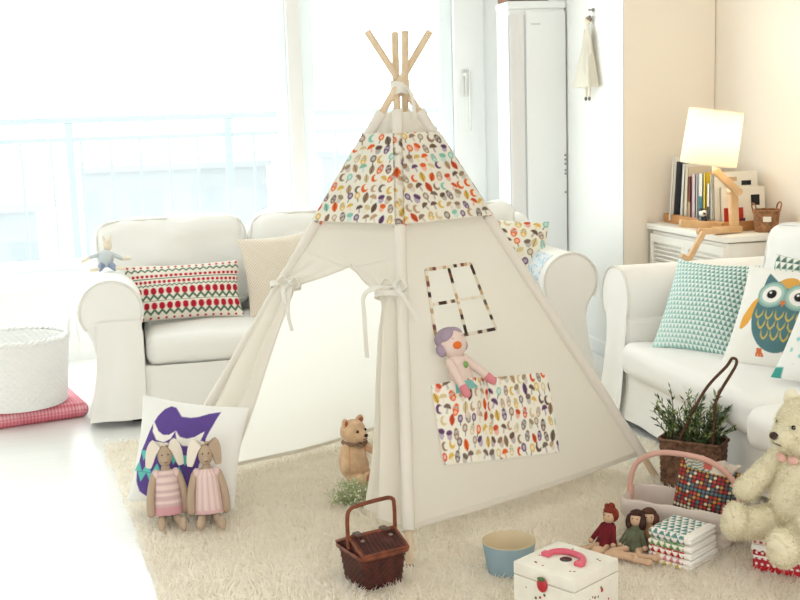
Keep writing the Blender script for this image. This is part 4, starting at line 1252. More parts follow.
def gingham(u, v):
    c = base_col(u, (70, 58, 62)); nx, ny = 15, 17
    gx = (u + 1) / 2 * nx; gy = (v + 1) / 2 * ny; i = np.floor(gx).astype(int); j = np.floor(gy).astype(int)
    pal = np.array([(196, 60, 52), (226, 212, 180), (92, 122, 128), (208, 160, 82), (178, 54, 58), (120, 90, 92), (206, 88, 60)], float)
    k = ((i * 7 + j * 3 + (i * j) % 5)) % 7
    put_ = np.hypot(gx - i - .5, gy - j - .5) < .40
    c[put_] = pal[k[put_]]
    lab = (v < -.62) & (v > -.86) & (u < .30) & (u > -.50)
    put(c, lab, (214, 208, 190)); put(c, lab & (np.abs(v + .74) < .05) & (np.sin(u * 44) > .0), (60, 70, 84)); put(c, (v < -.62) & (v > -.86) & (u > .02) & (u < .30), (178, 52, 52)); put(c, (v < -.62) & (v > -.86) & (u > -.50) & (u < -.32), (72, 104, 112))
    return c
bag = thing('dotted_bag', 'cloth bag with rows of coloured dots standing in the lined basket', 'bag', (1.640, 3.070, .032), math.radians(-42))
gb = pillow(.185, .20, .075, 120, gingham, (92, 70, 66), pin=.02, seed=12).link('bag_body', M['printm'], bag, 70)
gb.rotation_euler = (-.16, .13, 0)
def ruff(u, v):
    c = base_col(u, (236, 226, 212)); put(c, (u < .1) & (np.sin(u * 22) * np.sin(v * 20) > -.1), (112, 140, 124)); put(c, (u > -.2) & (u < .15) & (v > .2), (214, 112, 104)); return c
v = []; uv = []
for i in range(90):
    for j in range(8):
        a = 2 * PI * i / 90; h = j / 7; r = 1 + .16 * h + .10 * h * math.sin(a * 11)
        v.append((.072 * r * math.cos(a), .024 * r * math.sin(a), .182 + .034 * h + .006 * math.sin(a * 7) * h)); uv.append((math.cos(a), h))
uv = np.array(uv); ro = MB().add(np.array(v), gridf(90, 8, True), 0, ruff(uv[:, 0], uv[:, 1])).link('ruffle', M['printm'], bag, 70); ro.rotation_euler = (-.16, .13, 0)
# ------------------------------------------------------------------ folded towels
def towel_cols(V, kind):
    x, y, z = V[:, 0], V[:, 1], V[:, 2]
    c = base_col(x, (238, 232, 224))
    a = x; b = np.where(np.abs(y + .074) < .006, z * 1.2, y)
    n = 48.0
    row = np.floor(b * n); fx = a * n + .5 * (row % 2); fx = np.abs(fx - np.floor(fx) - .5) * 2; fy = b * n - row
    m = (fx < (1 - fy) * .98) & (x < .050)
    put(c, m, kind); return c
tw = [('bottom', (206, 184, 92), 'yellow patterned folded towel, undermost of the towel pile'), ('', (206, 128, 138), 'pink patterned folded towel, just under the red one in the pile'), ('', (184, 44, 40), 'red triangle patterned folded towel, middle of the towel pile'),
      ('', (104, 150, 78), 'green patterned folded towel, just under the teal one in the pile'), ('', (92, 138, 136), 'teal triangle patterned folded towel lying on top of the pile')]
hs = [.014, .016, .021, .020, .030]; z = ZR
for (nm, colr, lab), h in zip(tw, hs):
    t = thing('folded_towel', lab, 'towel', (1.502 + random.uniform(-.002, .002), 2.912, z + .0), math.radians(-57) + random.uniform(-.03, .03), 'folded towels in the pile')
    P_, F_ = rbox((0, 0, h / 2), (.138, .150, h), h * .48, m=44, k=3, wr=.0022, wf=30, seed=z * 100, puff=(0, 0, .002))
    MB().add(P_, F_, 0, towel_cols(P_, colr)).link('cloth', M['printm'], t, 70)
    # folded edges showing at the side
    for q in range(2 if h > .015 else 1):
        zz = h * (.30 + .40 * q) if h > .015 else h * .5
        MB().add(*rbox((.066, 0, zz), (.012, .144, h * .36), h * .17, m=6, k=2, wr=.001, wf=40, seed=z * 50 + q)).link('fold', M['slip'], t, 60)
    z += h + .0005

# ------------------------------------------------------------------ heap of little dolls
skin = mat('worn_pale_doll_cloth', (206, 172, 142), .95, (260, .4, .002))
def small_doll(label, loc, rz, hair, dress, hood=False, lean=-.25, legdir=(0, 0)):
    t = thing('rag_doll', label, 'doll', loc, rz, 'little rag dolls heaped by the lined basket')
    R = rotm(lean, 0, 0); tr = lambda p: R @ np.array(p, float)
    hm = mat(hair[0], hair[1], .95, (110, .9, .006), .2, 60); dm = mat(dress[0], dress[1], .95, (120, .6, .003), .15, 40)
    v = []
    for j in range(12):
        h = j / 11; r = .034 - .017 * h
        for i in range(30):
            a = 2 * PI * i / 30; rr = r * (1 + .10 * math.sin(7 * a) * (1 - h))
            v.append(tr((rr * math.cos(a), rr * .85 * math.sin(a), .004 + .072 * h)))
    MB().add(np.array(v), gridf(12, 30, False, True, True)).add(*ell(tr((0, 0, .045)), (.020, .018, .034), R)).link('dress', dm, t, 70)
    hd = MB().add(*ell(tr((0, -.004, .094)), (.0185, .018, .021), R)).link('head', skin, t)
    for q in (-1, 1): MB().add(*ell(tr((q * .007, -.0215, .097)), .0019, None, 8, 6)).link('eye', M['black'], hd)
    hr = MB().add(*ell(tr((0, .006, .100)), (.025, .022, .024), R)).add(*ell(tr((0, -.004, .112)), (.020, .018, .011), R))
    if hood:
        hr.add(*ell(tr((0, .002, .124)), (.012, .010, .012), R)).add(*ell(tr((-.012, -.006, .123)), (.006, .006, .009), R))
    else:
        for q in (-1, 1): hr.add(*ell(tr((q * .020, -.004, .086)), (.011, .014, .024), R))
    hr.link('hood' if hood else 'hair', hm, hd)
    for q in (-1, 1):
        a_ = MB().add(*limb(tr((q * .017, -.002, .066)), tr((q * .036, -.022, .022)), .0085, .0075)).link('sleeve', dm, t)
        MB().add(*ell(tr((q * .038, -.026, .016)), .0085)).link('hand', skin, a_)
    for q in (-1, 1):
        l = MB().add(*limb((q * .014, -.012, .010), (q * .026 + legdir[0], -.082 + legdir[1], .010), .010, .0085, bend=(q * .006, 0, .004))).link('leg', skin, t)
        MB().add(*ell((q * .028 + legdir[0], -.092 + legdir[1], .015), (.0095, .012, .014))).link('foot', skin, l)
small_doll('rag doll in a dark red hood and dress in front of the lined basket', (1.325, 3.050, ZR + .004), -.95, ('dark_red_hood', (126, 48, 36)), ('dark_red_velvet', (108, 30, 38)), True, -.25)
small_doll('dark haired rag doll in a grey green dress in the doll heap', (1.393, 2.998, ZR + .004), -.70, ('dark_brown_yarn', (66, 44, 38)), ('grey_green_dress', (96, 100, 78)), False, -.25)
small_doll('brown haired rag doll in a tan dress right beside the towel pile', (1.440, 3.000, ZR + .004), -.45, ('brown_yarn', (84, 54, 42)), ('tan_brown_dress', (170, 128, 88)), False, -.2)
# loose cloth-limbed doll lying along the front of the heap
t = thing('lying_rag_doll', 'bare cloth rag doll with long pale limbs lying in front of the dark haired doll', 'doll', (1.315, 2.955, ZR + .006), -.55)
MB().add(*ell((0, 0, .014), (.034, .018, .014))).link('body', skin, t)
MB().add(*ell((-.052, .004, .018), (.020, .017, .016))).link('head', skin, t)
for p, q, nm in (((.024, -.006, .012), (.095, -.030, .010), 'leg'), ((.024, .008, .012), (.110, .004, .012), 'leg'), ((-.018, -.012, .014), (-.055, -.046, .010), 'arm'), ((-.014, .012, .018), (.02, .040, .018), 'arm')):
    l = MB().add(*limb(p, q, .010, .009)).link(nm, skin, t)
    MB().add(*ell(q, (.013, .011, .010))).link('foot' if nm == 'leg' else 'hand', skin, l)

# ------------------------------------------------------------------ woven plant bag
pg = thing('plant_bag', 'brown woven bag with tall strap holding a leafy plant at the sofa', 'plant', (1.846, 3.500, ZR), math.radians(-46))
wv, wf_ = weave(rect_path(.215, .115, .022), 17, 0, .168, .0026, 30, lambda h: .95 + .05 * h)
MB().add(wv, wf_).add(*rbox((0, 0, .004), (.19, .10, .008), .004, m=1, k=2)).link('bag', M['jute'], pg, 70)
rp = rect_path(.217, .117, .023); MB().add(*tube(np.array([(*rp(k / 60)[:2], .168) for k in range(60)]), .006, 8, True)).link('bag_rim', M['jute'], pg)
MB().add(*rbox((0, 0, .148), (.19, .095, .02), .008, m=8, k=2, wr=.006, wf=40)).link('soil', mat('dark_soil', (58, 44, 36), .95), pg)
strap = mat('dark_braided_strap', (92, 62, 46), .8, (200, .7, .003))
apx = np.array((.142, -.040, .472))
P = spline([(-.040, -.055, .15), (-.006, -.052, .235), (.055, -.044, .36), apx + (-.020, 0, -.030), apx, apx + (.012, 0, -.022), (.092, -.040, .33), (.084, -.044, .235), (.080, -.050, .15)], 50)
MB().add(*tube(P, .0052, 8)).link('strap', strap, pg)
rg = np.random.default_rng(21); stm = MB(); lv = MB()
for k in range(64):
    x0, y0 = rg.uniform(-.09, .09), rg.uniform(-.045, .045)
    a = math.atan2(y0 * 1.8, x0) + rg.normal() * .5; out = rg.uniform(.01, .066); hh = rg.uniform(.05, .135) + (.05 if rg.random() < .2 else 0)
    e = np.array((x0 + out * math.cos(a), y0 + out * math.sin(a) * .7, .160 + hh))
    P = spline([(x0, y0, .15), (x0 + out * .2 * math.cos(a), y0 + out * .2 * math.sin(a), .15 + hh * .6), e], 10)
    stm.add(*tube(P, .0013, 5))
    for i in range(2, 11):
        for q in (-1, 1):
            d = P[min(i, 10)] - P[i - 1]; d = d / np.linalg.norm(d); sd = np.cross(d, (0, 0, 1.0)); sd = sd / max(np.linalg.norm(sd), .2) * q
            dirn = d * .8 + sd * .7 + rg.normal(size=3) * .25; dirn /= np.linalg.norm(dirn)
            ln = rg.uniform(.018, .036); w_ = np.cross(dirn, rg.normal(size=3)); w_ = w_ / np.linalg.norm(w_) * .0032
            p = P[i]; lv.add(np.array([p, p + dirn * ln * .5 + w_, p + dirn * ln, p + dirn * ln * .5 - w_]), [(0, 1, 2, 3)], int(rg.integers(0, 3)))
stm.link('stems', mat('plant_stem', (84, 96, 60), .7), pg)
lv.link('leaves', [mat('dark_leaf', (52, 72, 42), .5), mat('mid_leaf', (84, 106, 62), .5), mat('pale_leaf', (140, 152, 96), .5)], pg, 0)

# ------------------------------------------------------------------ spotted gift box and the big teddy
def gift_cols(V, f=None):
    x, y, z = V[:, 0], V[:, 1], V[:, 2]
    a = np.where(np.abs(np.abs(x) - .11) < .004, y, x); b = z
    c = base_col(x, (176, 36, 46)); n = 62.0
    row = np.floor(b * n); gx = a * n + .5 * (row % 2); fx = gx - np.floor(gx) - .5; fy = b * n - row - .5
    d = np.hypot(fx, fy)
    lower = z < .046; mid = (z >= .046) & (z < .074); top = z >= .074
    put(c, lower, (176, 48, 62)); put(c, lower & (d < .25), (238, 228, 222))
    put(c, mid & (d < .24), (240, 232, 226)); put(c, top, (236, 228, 220)); put(c, top & (d < .27), (190, 64, 72))
    put(c, np.abs(z - .046) < .003, (240, 236, 230)); put(c, np.abs(z - .012) < .006, (186, 40, 50)); return c
gx_ = thing('spotted_gift_box', 'red and white spotted gift box under the big cream teddy', 'box', (1.800, 2.770, ZR), math.radians(-46))
P_, F_ = rbox((0, 0, .040), (.218, .218, .080), .010, m=60, k=3)
MB().add(P_, F_, 0, gift_cols(P_)).link('box', M['printm'], gx_, 60)
P_, F_ = rbox((0, 0, .093), (.228, .228, .026), .008, m=60, k=3)
MB().add(P_, F_, 0, gift_cols(P_ * np.array((.96, .96, 1)))).link('lid', M['printm'], gx_, 60)
v = []; n = 160; rp = rect_path(.224, .224, .012)
for j in range(3):
    for k in range(n):
        x, y, nx, ny = rp(k / n); v.append((x + nx * .003 * j * .5, y + ny * .003 * j * .5, .080 - (.006 + .003 * abs(math.sin(k * PI / 4))) * j))
MB().add(np.array(v), gridf(3, n, False, True)).link('lace_edge', M['slip'], gx_, 60)
cream = mat('cream_plush', (236, 229, 204), .95, (90, .3, .003), 0, 1, .1, .4)
furm = sheer_mat('cream_plush_pile', (240, 234, 212), .4, bump=None)
tb = bear('big_teddy_bear', 'big cream plush teddy bear sitting on the spotted gift box', (1.785, 2.722, ZR + .104), math.radians(-76), .385, cream, mat('cream_pad', (232, 224, 198), .95, (90, .3, .003)), rotm(.04, 0, -.12), mat('dark_brown_nose', (58, 38, 32), .5),
          [((-.20, -.04, .56), (-.34, -.26, .30), .085, .085), ((.20, -.04, .56), (.30, -.30, .26), .085, .085)], [((-.14, -.12, .10), (-.24, -.46, .10), .125, .095), ((.14, -.12, .10), (.20, -.44, .035), .125, .10)], eye=.0062)
for part in list(tb.children):
    for o in [part] + list(part.children):
        nm = o.name.split('.')[0]
        if nm in ('body', 'head', 'arm', 'leg', 'foot', 'ear'):
            me = o.data
            vs = np.array([p.co for p in me.vertices]); fs = [tuple(p.vertices) for p in me.polygons]
            if nm in ('body', 'head'):
                dg = bpy.context.evaluated_depsgraph_get(); ev = o.evaluated_get(dg); m2 = ev.to_mesh()
                vs = np.array([p.co for p in m2.vertices]); fs = [tuple(p.vertices) for p in m2.polygons]; ev.to_mesh_clear()
            if part is o or nm == 'foot': fuzz('fur', vs, fs, {'body': 9000, 'head': 8000, 'arm': 3500, 'leg': 4500}.get(nm, 2000), .011, furm, o, .0008, .7, 3)
MB().add(*ell((-.02, -.082, .236), (.018, .010, .012), rotm(0, .3, 0))).add(*ell((.02, -.082, .236), (.018, .010, .012), rotm(0, -.3, 0))).link('neck_bow', mat('pale_pink_ribbon', (222, 176, 164), .7), tb)

# ------------------------------------------------------------------ white laundry basket on a pink cushion
def check(u, v):
    c = base_col(u, (226, 140, 150)); a = np.sin(u * 210); b = np.sin(v * 210)
    put(c, (a > 0) & (b > 0), (212, 112, 126)); put(c, (a < 0) & (b < 0), (240, 190, 196)); return c
fc = thing('floor_cushion', 'flat pink checked floor cushion under the white basket', 'cushion', (-.575, 5.455, .001), math.radians(14))
P_, F_ = rbox((0, 0, .036), (.62, .46, .068), .033, m=110, k=3, puff=(0, 0, .012))
MB().add(P_, F_, 0, check(P_[:, 0] * 2, P_[:, 1] * 2 + P_[:, 2] * 2)).link('cover', M['printm'], fc, 70)
P = [(x * .31, y * .23, .036) for x, y in [(-1, -1), (1, -1), (1, 1), (-1, 1)]]
lb = thing('laundry_basket', 'round white wicker basket with loop handle on the pink cushion', 'basket', (-.53, 5.39, .078))
fl3 = lambda h: .90 + .10 * h
wv, wf_ = weave(circ_path(.235), 20, 0, .30, .0045, 40, fl3)
MB().add(wv, wf_).add(*lathe([(0, .004), (.205, .004), (.21, .012), (0, .012)], 40)).link('body', M['whitewicker'], lb, 70)
iv, if_ = weave(circ_path(.222), 20, .012, .30, .003, 40, fl3); MB().add(iv, [q[::-1] for q in if_]).link('inner_wall', M['whitewicker'], lb, 70)
for z0, ph in ((.305, 0), (.305, PI)):
    MB().add(*tube([((.232 + .006 * math.cos(26 * a + ph)) * math.cos(a), (.232 + .006 * math.cos(26 * a + ph)) * math.sin(a), z0 + .006 * math.sin(26 * a + ph)) for a in np.linspace(0, 2 * PI, 260, endpoint=False)], .0075, 6, True)).link('rim_braid', M['whitewicker'], lb)
for a in (0.05, PI + .05):
    d = np.array((math.cos(a), math.sin(a), 0)); tn = np.array((-math.sin(a), math.cos(a), 0))
    MB().add(*tube(spline([d * .232 + tn * -.05 + (0, 0, .29), d * .238 + tn * -.042 + (0, 0, .345), d * .240 + (0, 0, .372), d * .238 + tn * .042 + (0, 0, .345), d * .232 + tn * .05 + (0, 0, .29)], 24), .009, 8)).link('handle', M['whitewicker'], lb)

# ------------------------------------------------------------------ tiny doll on the sofa arm
bd = thing('blue_grey_soft_doll', 'small grey blue soft doll lying on the sofa arm nearest the window ledge', 'doll', (-.105, 5.46, .655), .1)
gb_ = mat('grey_blue_cloth', (200, 207, 210), .95); cr_ = mat('cream_doll_cloth', (234, 222, 202), .95); bl_ = mat('denim_blue_cloth', (150, 164, 190), .95)
MB().add(*ell((0, 0, .052), (.036, .026, .042))).link('body', gb_, bd)
MB().add(*ell((.012, .014, .110), (.022, .020, .026))).link('head', cr_, bd)
for q in (-1, 1):
    MB().add(*ell((.012 + q * .012, .018, .138), (.007, .006, .020), rotm(0, q * .25, 0))).link('ear', cr_, bd)
    a_ = MB().add(*limb((q * .03, 0, .070), (q * .072, -.012, .052 + (.01 if q < 0 else -.004)), .011, .009)).link('sleeve', gb_, bd)
    MB().add(*limb((q * .074, -.012, .052 + (.01 if q < 0 else -.004)), (q * .105, -.016, .046), .0085, .0075)).link('hand', cr_, a_)
    l = MB().add(*limb((q * .020, -.008, .022), (q * .034, -.044, .010), .016, .013)).link('trouser_leg', bl_, bd)
    MB().add(*limb((q * .042, -.05, .010), (q * .074, -.066, .008), .010, .009)).link('leg', cr_, l)

# ------------------------------------------------------------------ tall air conditioner
M['acwhite'] = mat('white_air_conditioner_plastic', (238, 239, 238), .3, spec=.5); M['acgrey'] = mat('pale_grey_grille', (236, 233, 231), .4); M['acline'] = mat('grey_gap', (206, 208, 208), .6)
ac = thing('air_conditioner', 'tall white floor standing air conditioner between window and pier', 'air conditioner', (2.293, 6.305, 0))
MB().add(*rbox((0, 0, .945), (.345, .20, 1.89), .02, m=1, k=3)).link('body', M['acwhite'], ac, 40)
MB().add(*rbox((0, -.004, 1.905), (.350, .212, .045), .014, m=1, k=3)).link('top_cap', M['acwhite'], ac, 40)
MB().add(*rbox((.050, -.106, 1.09), (.235, .012, 1.56), .004, m=1, k=2)).link('front_panel', M['acwhite'], ac, 40)
MB().add(*rbox((.050, -.106, .14), (.235, .012, .25), .004, m=1, k=2)).link('lower_panel', M['acwhite'], ac, 40)
gr = MB().add(*rbox((-.120, -.104, 1.22), (.083, .010, 1.28), .003, m=1, k=2))
for k in range(9): gr.add(*box((-.152 + k * .008, -.1095, 1.22), (.002, .003, 1.26)))
gr.link('side_grille', M['acgrey'], ac, 40)
MB().add(*box((-.0735, -.101, 1.0), (.007, .006, 1.7))).add(*box((-.165, -.101, 1.0), (.006, .006, 1.7))).add(*box((-.120, -.1005, .575), (.085, .004, .004))).link('panel_gap', M['acline'], ac, 0)
MB().add(*box((-.01, -.1125, 1.80), (.055, .001, .008))).link('maker_plate', M['acline'], ac, 0)
bt = mat('grey_button', (130, 136, 140), .5)
bt_proto = None
for i, z in enumerate((1.07, 1.045, 1.02, .985, .965, .86)):
    if bt_proto is None: bt_proto = MB().add(*ell((0, 0, 0), (.006, .003, .007), None, 10, 6)).link('button', bt, ac); o = bt_proto
    else: o = bt_proto.copy(); COL.objects.link(o)
    o.location = (.158, -.113, z)
tb_ = thing('brown_tray', 'brown wooden tray stored on top of the tall air conditioner', 'tray', (2.25, 6.30, 1.930))
tw_ = wood_mat('brown_tray_wood', (132, 82, 52), (104, 62, 40), 4)
MB().add(*rbox((0, 0, .006), (.24, .18, .012), .003, m=1, k=2)).link('tray_base', tw_, tb_, 40)
for q in (-1, 1):
    MB().add(*rbox((q * .115, 0, .045), (.012, .18, .078), .003, m=1, k=2)).link('side', tw_, tb_, 40); MB().add(*rbox((0, q * .084, .045), (.218, .012, .078), .003, m=1, k=2)).link('side', tw_, tb_, 40)

# ------------------------------------------------------------------ fairy doll on the pier
fd = thing('hanging_doll', 'slender cloth doll in a sheer pale dress hanging on the white pier', 'doll', (2.468, 5.835, 1.36), -PI / 2)   # local -y looks at the room
sheer = sheer_mat('sheer_ivory_dress', (236, 230, 216), .35, bump=None)
MB().add(*lathe([(0, 0), (.010, 0), (.010, .006), (.004, .010), (.004, .022), (.008, .024), (0, .03)], 14)).link('peg', M['metal'], fd)
pg_ = [c for c in fd.children][-1]; pg_.location = (.02, -.001, .478); pg_.rotation_euler = (PI / 2, 0, 0)
MB().add(*tube(spline([(.02, -.02, .478), (.008, -.022, .455), (.0, -.022, .425)], 8), .0016, 5)).link('cord', M['tie'], fd)
hd = MB().add(*ell((0, -.026, .420), (.017, .016, .021))).link('head', cr_, fd)
MB().add(*ell((-.002, -.020, .430), (.021, .018, .018))).add(*ell((.016, -.022, .441), (.010, .009, .010))).link('hair', mat('grey_brown_doll_hair', (150, 134, 118), .9), hd)
v = []
for j in range(20):
    h = j / 19; r = np.interp(h, [0, .25, .55, 1], [.018, .040, .075, .118]); 
    for i in range(64):
        a = 2 * PI * i / 64; rr = r * (1 + .10 * math.sin(9 * a) * h)
        v.append((rr * math.cos(a), max(-.070, -.024 - .016 * h + rr * .42 * math.sin(a)) if math.sin(a) < 0 else min(-.003, -.024 + rr * .3 * math.sin(a)), .398 - .32 * h))
MB().add(np.array(v), gridf(20, 64, False, True)).link('dress', sheer, fd, 80)
for q in (-1, 1):
    MB().add(*limb((q * .022, -.030, .375), (q * .050 + .012, -.036, .235), .0085, .0065, bend=(q * .02, 0, 0))).link('arm', cr_ if q < 0 else M['linenpale'], fd)
    l = MB().add(*limb((q * .024, -.024, .12), (q * .024, -.026, .028), .006, .005)).link('leg', cr_, fd)
    MB().add(*ell((q * .024, -.028, .018), (.0065, .008, .012))).link('shoe', mat('grey_shoe', (128, 122, 116), .8), l)

# ------------------------------------------------------------------ louvred cabinet in the corner
cb = thing('louvred_cabinet', 'white wooden cabinet with louvred doors standing in the corner under the lamp', 'cabinet', (2.775, 5.035, 0))
CX, CY, CT = .39, .79, .736
MB().add(*rbox((0.004, 0, CT - .014), (CX - .01, CY, .030), .005, m=1, k=2)).link('top', M['cabinet'], cb, 40)
MB().add(*rbox((.012, 0, .38), (CX - .05, CY - .035, .64), .003, m=1, k=2)).link('body', M['cabinet'], cb, 40)
for sx in (-1, 1):
    for sy in (-1, 1): MB().add(*box((.012 + sx * .150, sy * .35, .03), (.04, .04, .06))).link('foot', M['cabinet'], cb, 0)
for q in (-1, 1):
    dr_ = MB(); cyy = q * .186; fx = -.165
    dr_.add(*box((fx, cyy - .168, .385), (.020, .034, .60))).add(*box((fx, cyy + .168, .385), (.020, .034, .60))).add(*box((fx, cyy, .665), (.020, .302, .040))).add(*box((fx, cyy, .105), (.020, .302, .040))).add(*box((fx, cyy, .385), (.020, .302, .030)))
    do = dr_.link('door', M['cabinet'], cb, 0)
    lm = MB()
    for z0, z1 in ((.135, .36), (.41, .635)):
        k = 0
        for z in np.arange(z0, z1, .021): lm.add(*box((fx, cyy, z), (.005, .302, .024), rotm(0, -.75, 0)))
    lm.link('louvre_panel', M['cabinet'], do, 0)
    MB().add(*ell((fx - .018, cyy - q * .168, .40), .012)).link('knob', M['cabinet'], do)
ZC = CT + .001
# long wooden book tray with low sides
tr_ = thing('book_tray', 'long honey brown wooden tray holding the row of books', 'tray', (2.795, 5.115, ZC))
MB().add(*rbox((0, 0, .006), (.23, .60, .012), .002, m=1, k=2)).link('tray_base', M['tray'], tr_, 40)
for x in (-.112, .112): MB().add(*rbox((x, 0, .026), (.012, .60, .040), .002, m=1, k=2)).link('side', M['tray'], tr_, 40)
for y in (-.294, .294): MB().add(*rbox((0, y, .026), (.212, .012, .040), .002, m=1, k=2)).link('end', M['tray'], tr_, 40)
# the books, spines to the room, far end first
def book(label, y, thick, h, depth, colr, tilt=0, lower=None, x=2.715, cover=None, nm='book'):
    t = thing(nm, label, 'book', (x + depth / 2, y, ZC + .0135), 0, 'books on the cabinet')
    m = mat('book_cover_' + '_'.join(str(int(c)) for c in colr), colr, .5)
    R = rotm(tilt, 0, 0); off = np.array((0, 0, 0.0))
    lift = abs(math.sin(tilt)) * thick / 2 * (1)
    P_, F_ = box((0, 0, h / 2), (depth - .008, thick - .005, h - .006)); MB().add(P_ @ R.T + (0, 0, lift), F_).link('pages', mat('paper_pages', (236, 230, 216), .8), t, 0)
    c_ = MB()
    for q in (-1, 1):
        P_, F_ = box((0, q * (thick / 2 - .0015), h / 2), (depth, .003, h)); c_.add(P_ @ R.T + (0, 0, lift), F_)
    P_, F_ = box((-depth / 2 + .0015, 0, h / 2), (.003, thick, h)); c_.add(P_ @ R.T + (0, 0, lift), F_)
    co = c_.link('cover', m, t, 0)
    if lower:
        P_, F_ = box((-depth / 2 - .0004, 0, h * lower[1] / 2), (.0012, thick + .0006, h * lower[1])); MB().add(P_ @ R.T + (0, 0, lift), F_).link('spine_band', mat('spine_band_' + str(lower[0][0]), lower[0], .5), co, 0)
    if cover:
        mb = MB()
        for (cx, cz, w_, h_), mi in cover[1]:
            P_, F_ = box((cx, -thick / 2 - .0006, cz), (w_, .0012, h_)); mb.add(P_ @ R.T + (0, 0, lift), F_, mi)
        mb.link('cover_picture', cover[0], co, 0)
    return t
dkp = mat('dark_grey_print', (64, 66, 74), .5); redp = mat('red_print', (186, 52, 40), .5); bkp = mat('black_print', (34, 32, 34), .5); tanp = mat('tan_print', (206, 176, 140), .5); blup = mat('blue_print', (60, 84, 124), .5)
book('tall white edged picture book with dark grey cover, tilted at the far end', 5.345, .020, .325, .20, (238, 232, 222), .12, x=2.675, cover=(dkp, [((.0, .165, .17, .27), 0)]))
book('tall white book leaning beside the dark grey picture book', 5.300, .028, .285, .19, (236, 232, 224), .10)
book('tall cream book between the white and the maroon books', 5.255, .032, .27, .18, (232, 218, 194), .05)
book('short maroon and brown book in the row on the cabinet', 5.215, .026, .225, .17, (132, 76, 66), .0, ((200, 170, 140), .45))
book('pale lilac pink book in the row on the cabinet', 5.170, .036, .240, .18, (214, 190, 196), .0)
book('thin white book between the lilac and teal books', 5.137, .014, .235, .18, (240, 238, 232), .0)
book('white book with a teal lower spine in the row', 5.098, .038, .245, .18, (232, 230, 222), .0, ((64, 122, 130), .55))
book('slim yellow book with a grey lower spine in the row', 5.060, .022, .250, .17, (230, 194, 62), .0, ((206, 200, 190), .12))
book('white book with black figures on its cover next to the yellow book', 5.022, .024, .200, .17, (238, 234, 226), .0, ((58, 58, 60), .45), cover=(bkp, [((-.02, .09, .07, .12), 0), ((.02, .05, .05, .06), 0)]))
book('cream picture book with a round red picture leaning near the small basket', 4.985, .012, .245, .20, (240, 232, 216), -.06, cover=([redp, tanp], [((-.04, .17, .05, .05), 0), ((.03, .08, .10, .08), 1)]))
book('large pale magazine leaning at the end of the row, behind a smaller one', 4.958, .008, .255, .23, (242, 236, 222), -.08, x=2.715, cover=([bkp, tanp], [((.055, .20, .05, .022), 0), ((-.03, .22, .07, .02), 1)]))
book('smaller cream magazine with black figures nearest the small basket', 4.915, .008, .185, .23, (240, 234, 220), -.08, x=2.725, cover=([bkp, redp, blup], [((.065, .12, .045, .05), 0), ((-.05, .05, .10, .075), 1), ((-.03, .022, .08, .03), 2)]))
# little black and white bird in front of the books
fg = thing('bird_figurine', 'small black and white bird figurine sitting on the tray before the books', 'figurine', (2.668, 4.962, ZC), 0)
MB().add(*ell((0, 0, .040), (.020, .030, .038))).link('body', M['black'], fg); hd = MB().add(*ell((-.006, -.012, .082), (.018, .019, .018))).link('head', mat('white_ceramic', (238, 234, 226), .3), fg)
MB().add(*ell((-.010, -.034, .080), (.006, .012, .005))).link('beak', M['black'], hd); MB().add(*ell((-.008, -.008, .094), (.015, .017, .010))).link('cap', M['black'], hd)
fg.location.x = 2.655

# small wicker pot with loop handle and tag
sb = thing('small_wicker_basket', 'small brown wicker basket with paper tag at the end of the books', 'basket', (2.858, 4.742, ZC))
wv, wf_ = weave(circ_path(.060), 12, 0, .098, .002, 22, lambda h: .82 + .18 * h)
MB().add(wv, wf_).add(*lathe([(0, .003), (.048, .003), (.05, .008), (0, .008)], 24)).link('body', M['brownwicker'], sb, 70)
MB().add(*tube([(.060 * math.cos(a), .060 * math.sin(a), .099) for a in np.linspace(0, 2 * PI, 40, endpoint=False)], .005, 8, True)).link('rim', M['brownwicker'], sb)
for q in (-1, 1): MB().add(*tube(spline([(q * .058, -.016, .09), (q * .066, -.016, .122), (q * .070, 0, .134), (q * .066, .016, .122), (q * .058, .016, .09)], 18), .0035, 7)).link('handle', M['brownwicker'], sb)
MB().add(*rbox((-.028, -.0535, .062), (.036, .003, .024), .001, rotm(0, 0, -.48), m=1, k=2)).link('paper_tag', M['boxwhite'], sb)

# ------------------------------------------------------------------ jointed wooden lamp sitting on the cabinet edge
lp = thing('wooden_figure_lamp', 'jointed wooden lamp with drum shade sitting on the cabinet edge, lit', 'lamp', (2.62, 4.76, ZC))
W_ = M['lampwood']
def bar(name, p, q, w_, h_, parent=lp, r=.004):
    p = np.array(p, float); q = np.array(q, float); d = q - p; Ld = np.linalg.norm(d); d /= Ld
    u = np.cross((0, 1.0, 0), d); 
    if np.linalg.norm(u) < .1: u = np.cross((1.0, 0, 0), d)
    u /= np.linalg.norm(u); w2 = np.cross(d, u)
    R = np.stack([d, w2, u], 1)
    return MB().add(*rbox((p + q) / 2, (Ld, w_, h_), r, R, m=1, k=2)).link(name, W_, parent, 40)
def joint(c, parent, r=.016, h=.012): 
    return MB().add(*[(lathe([(0, -h), (r, -h), (r, h), (0, h)], 20)[0] @ rotm(PI / 2, 0, 0).T + np.array(c)), lathe([(0, -h), (r, -h), (r, h), (0, h)], 20)[1]]).link('joint', W_, parent, 40)
bar('hip', (-.02, .0, .018), (.115, .0, .018), .05, .030)
t1 = bar('thigh', (.05, .062, .028), (-.155, .062, .052), .028, .036)
t2 = bar('thigh', (.03, -.042, .020), (-.112, -.042, .020), .026, .028)
joint((-.106, -.042, .020), t2)
sh = bar('shin', (-.106, -.070, .020), (-.178, -.070, -.098), .024, .024, t2); bar('foot', (-.174, -.070, -.100), (-.214, -.070, -.078), .026, .020, t2)
t3 = bar('torso', (.086, 0, .028), (.076, 0, .186), .036, .036); joint((.076, 0, .190), t3, .022, .020)
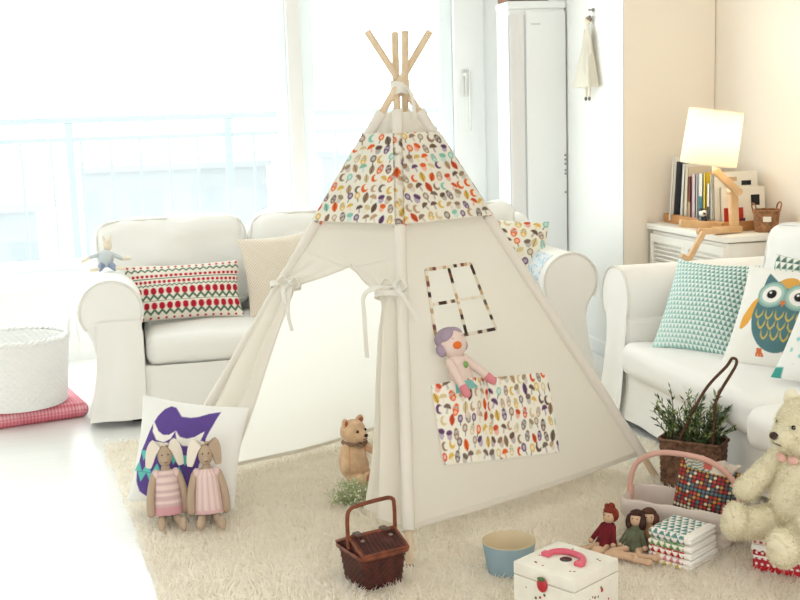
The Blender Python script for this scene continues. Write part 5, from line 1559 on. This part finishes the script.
nk = bar('neck', (.080, -.036, .192), (-.036, -.036, .292), .030, .032); joint((.080, -.034, .192), nk, .018, .016)
# drum shade, tilted
SCn = np.array((-.062, -.06, .440)); Rs = rotm(.06, .13, 0)
shade_m = bpy.data.materials.new('lampshade_linen'); shade_m.use_nodes = True; nt = shade_m.node_tree; b = nt.nodes['Principled BSDF']
b.inputs['Base Color'].default_value = L4((246, 238, 220)); b.inputs['Roughness'].default_value = .9
t_ = nt.nodes.new('ShaderNodeBsdfTranslucent'); t_.inputs[0].default_value = L4((250, 243, 226)); mx_ = nt.nodes.new('ShaderNodeMixShader'); mx_.inputs[0].default_value = .5
nt.links.new(b.outputs[0], mx_.inputs[1]); nt.links.new(t_.outputs[0], mx_.inputs[2]); nt.links.new(mx_.outputs[0], nt.nodes['Material Output'].inputs['Surface'])
sv, sf = lathe([(.124, -.122), (.119, .122), (.1165, .122), (.1215, -.122), (.124, -.122)], 56)
sd = MB().add(sv @ Rs.T + SCn, sf).link('lamp_shade', shade_m, lp, 50)
rt_ = MB()
for z, r in ((.118, .119), (-.118, .1235)):
    P = np.array([(r * math.cos(a), r * math.sin(a), z) for a in np.linspace(0, 2 * PI, 48, endpoint=False)]) @ Rs.T + SCn; rt_.add(*tube(P, .0018, 6, True))
for a in (0, 2 * PI / 3, 4 * PI / 3): rt_.add(*tube(np.array([(0, 0, .02), (.115 * math.cos(a), .115 * math.sin(a), .112)]) @ Rs.T + SCn, .0016, 6))
rt_.link('shade_ring', mat('white_wire', (230, 226, 214), .4), sd)
MB().add(*tube(np.array([(-.036, -.036, .292), (-.044, -.05, .36), tuple(SCn + Rs @ np.array((0, 0, -.03)))]), .011, 12)).link('socket', mat('cream_socket', (236, 226, 204), .4), lp)
bulbm = bpy.data.materials.new('warm_bulb'); bulbm.use_nodes = True; b = bulbm.node_tree.nodes['Principled BSDF']
b.inputs['Emission Color'].default_value = (1, .87, .68, 1); b.inputs['Emission Strength'].default_value = BULB
MB().add(*ell(SCn + Rs @ np.array((0, 0, .02)), (.030, .030, .036), None, 20, 14)).link('bulb', bulbm, lp)
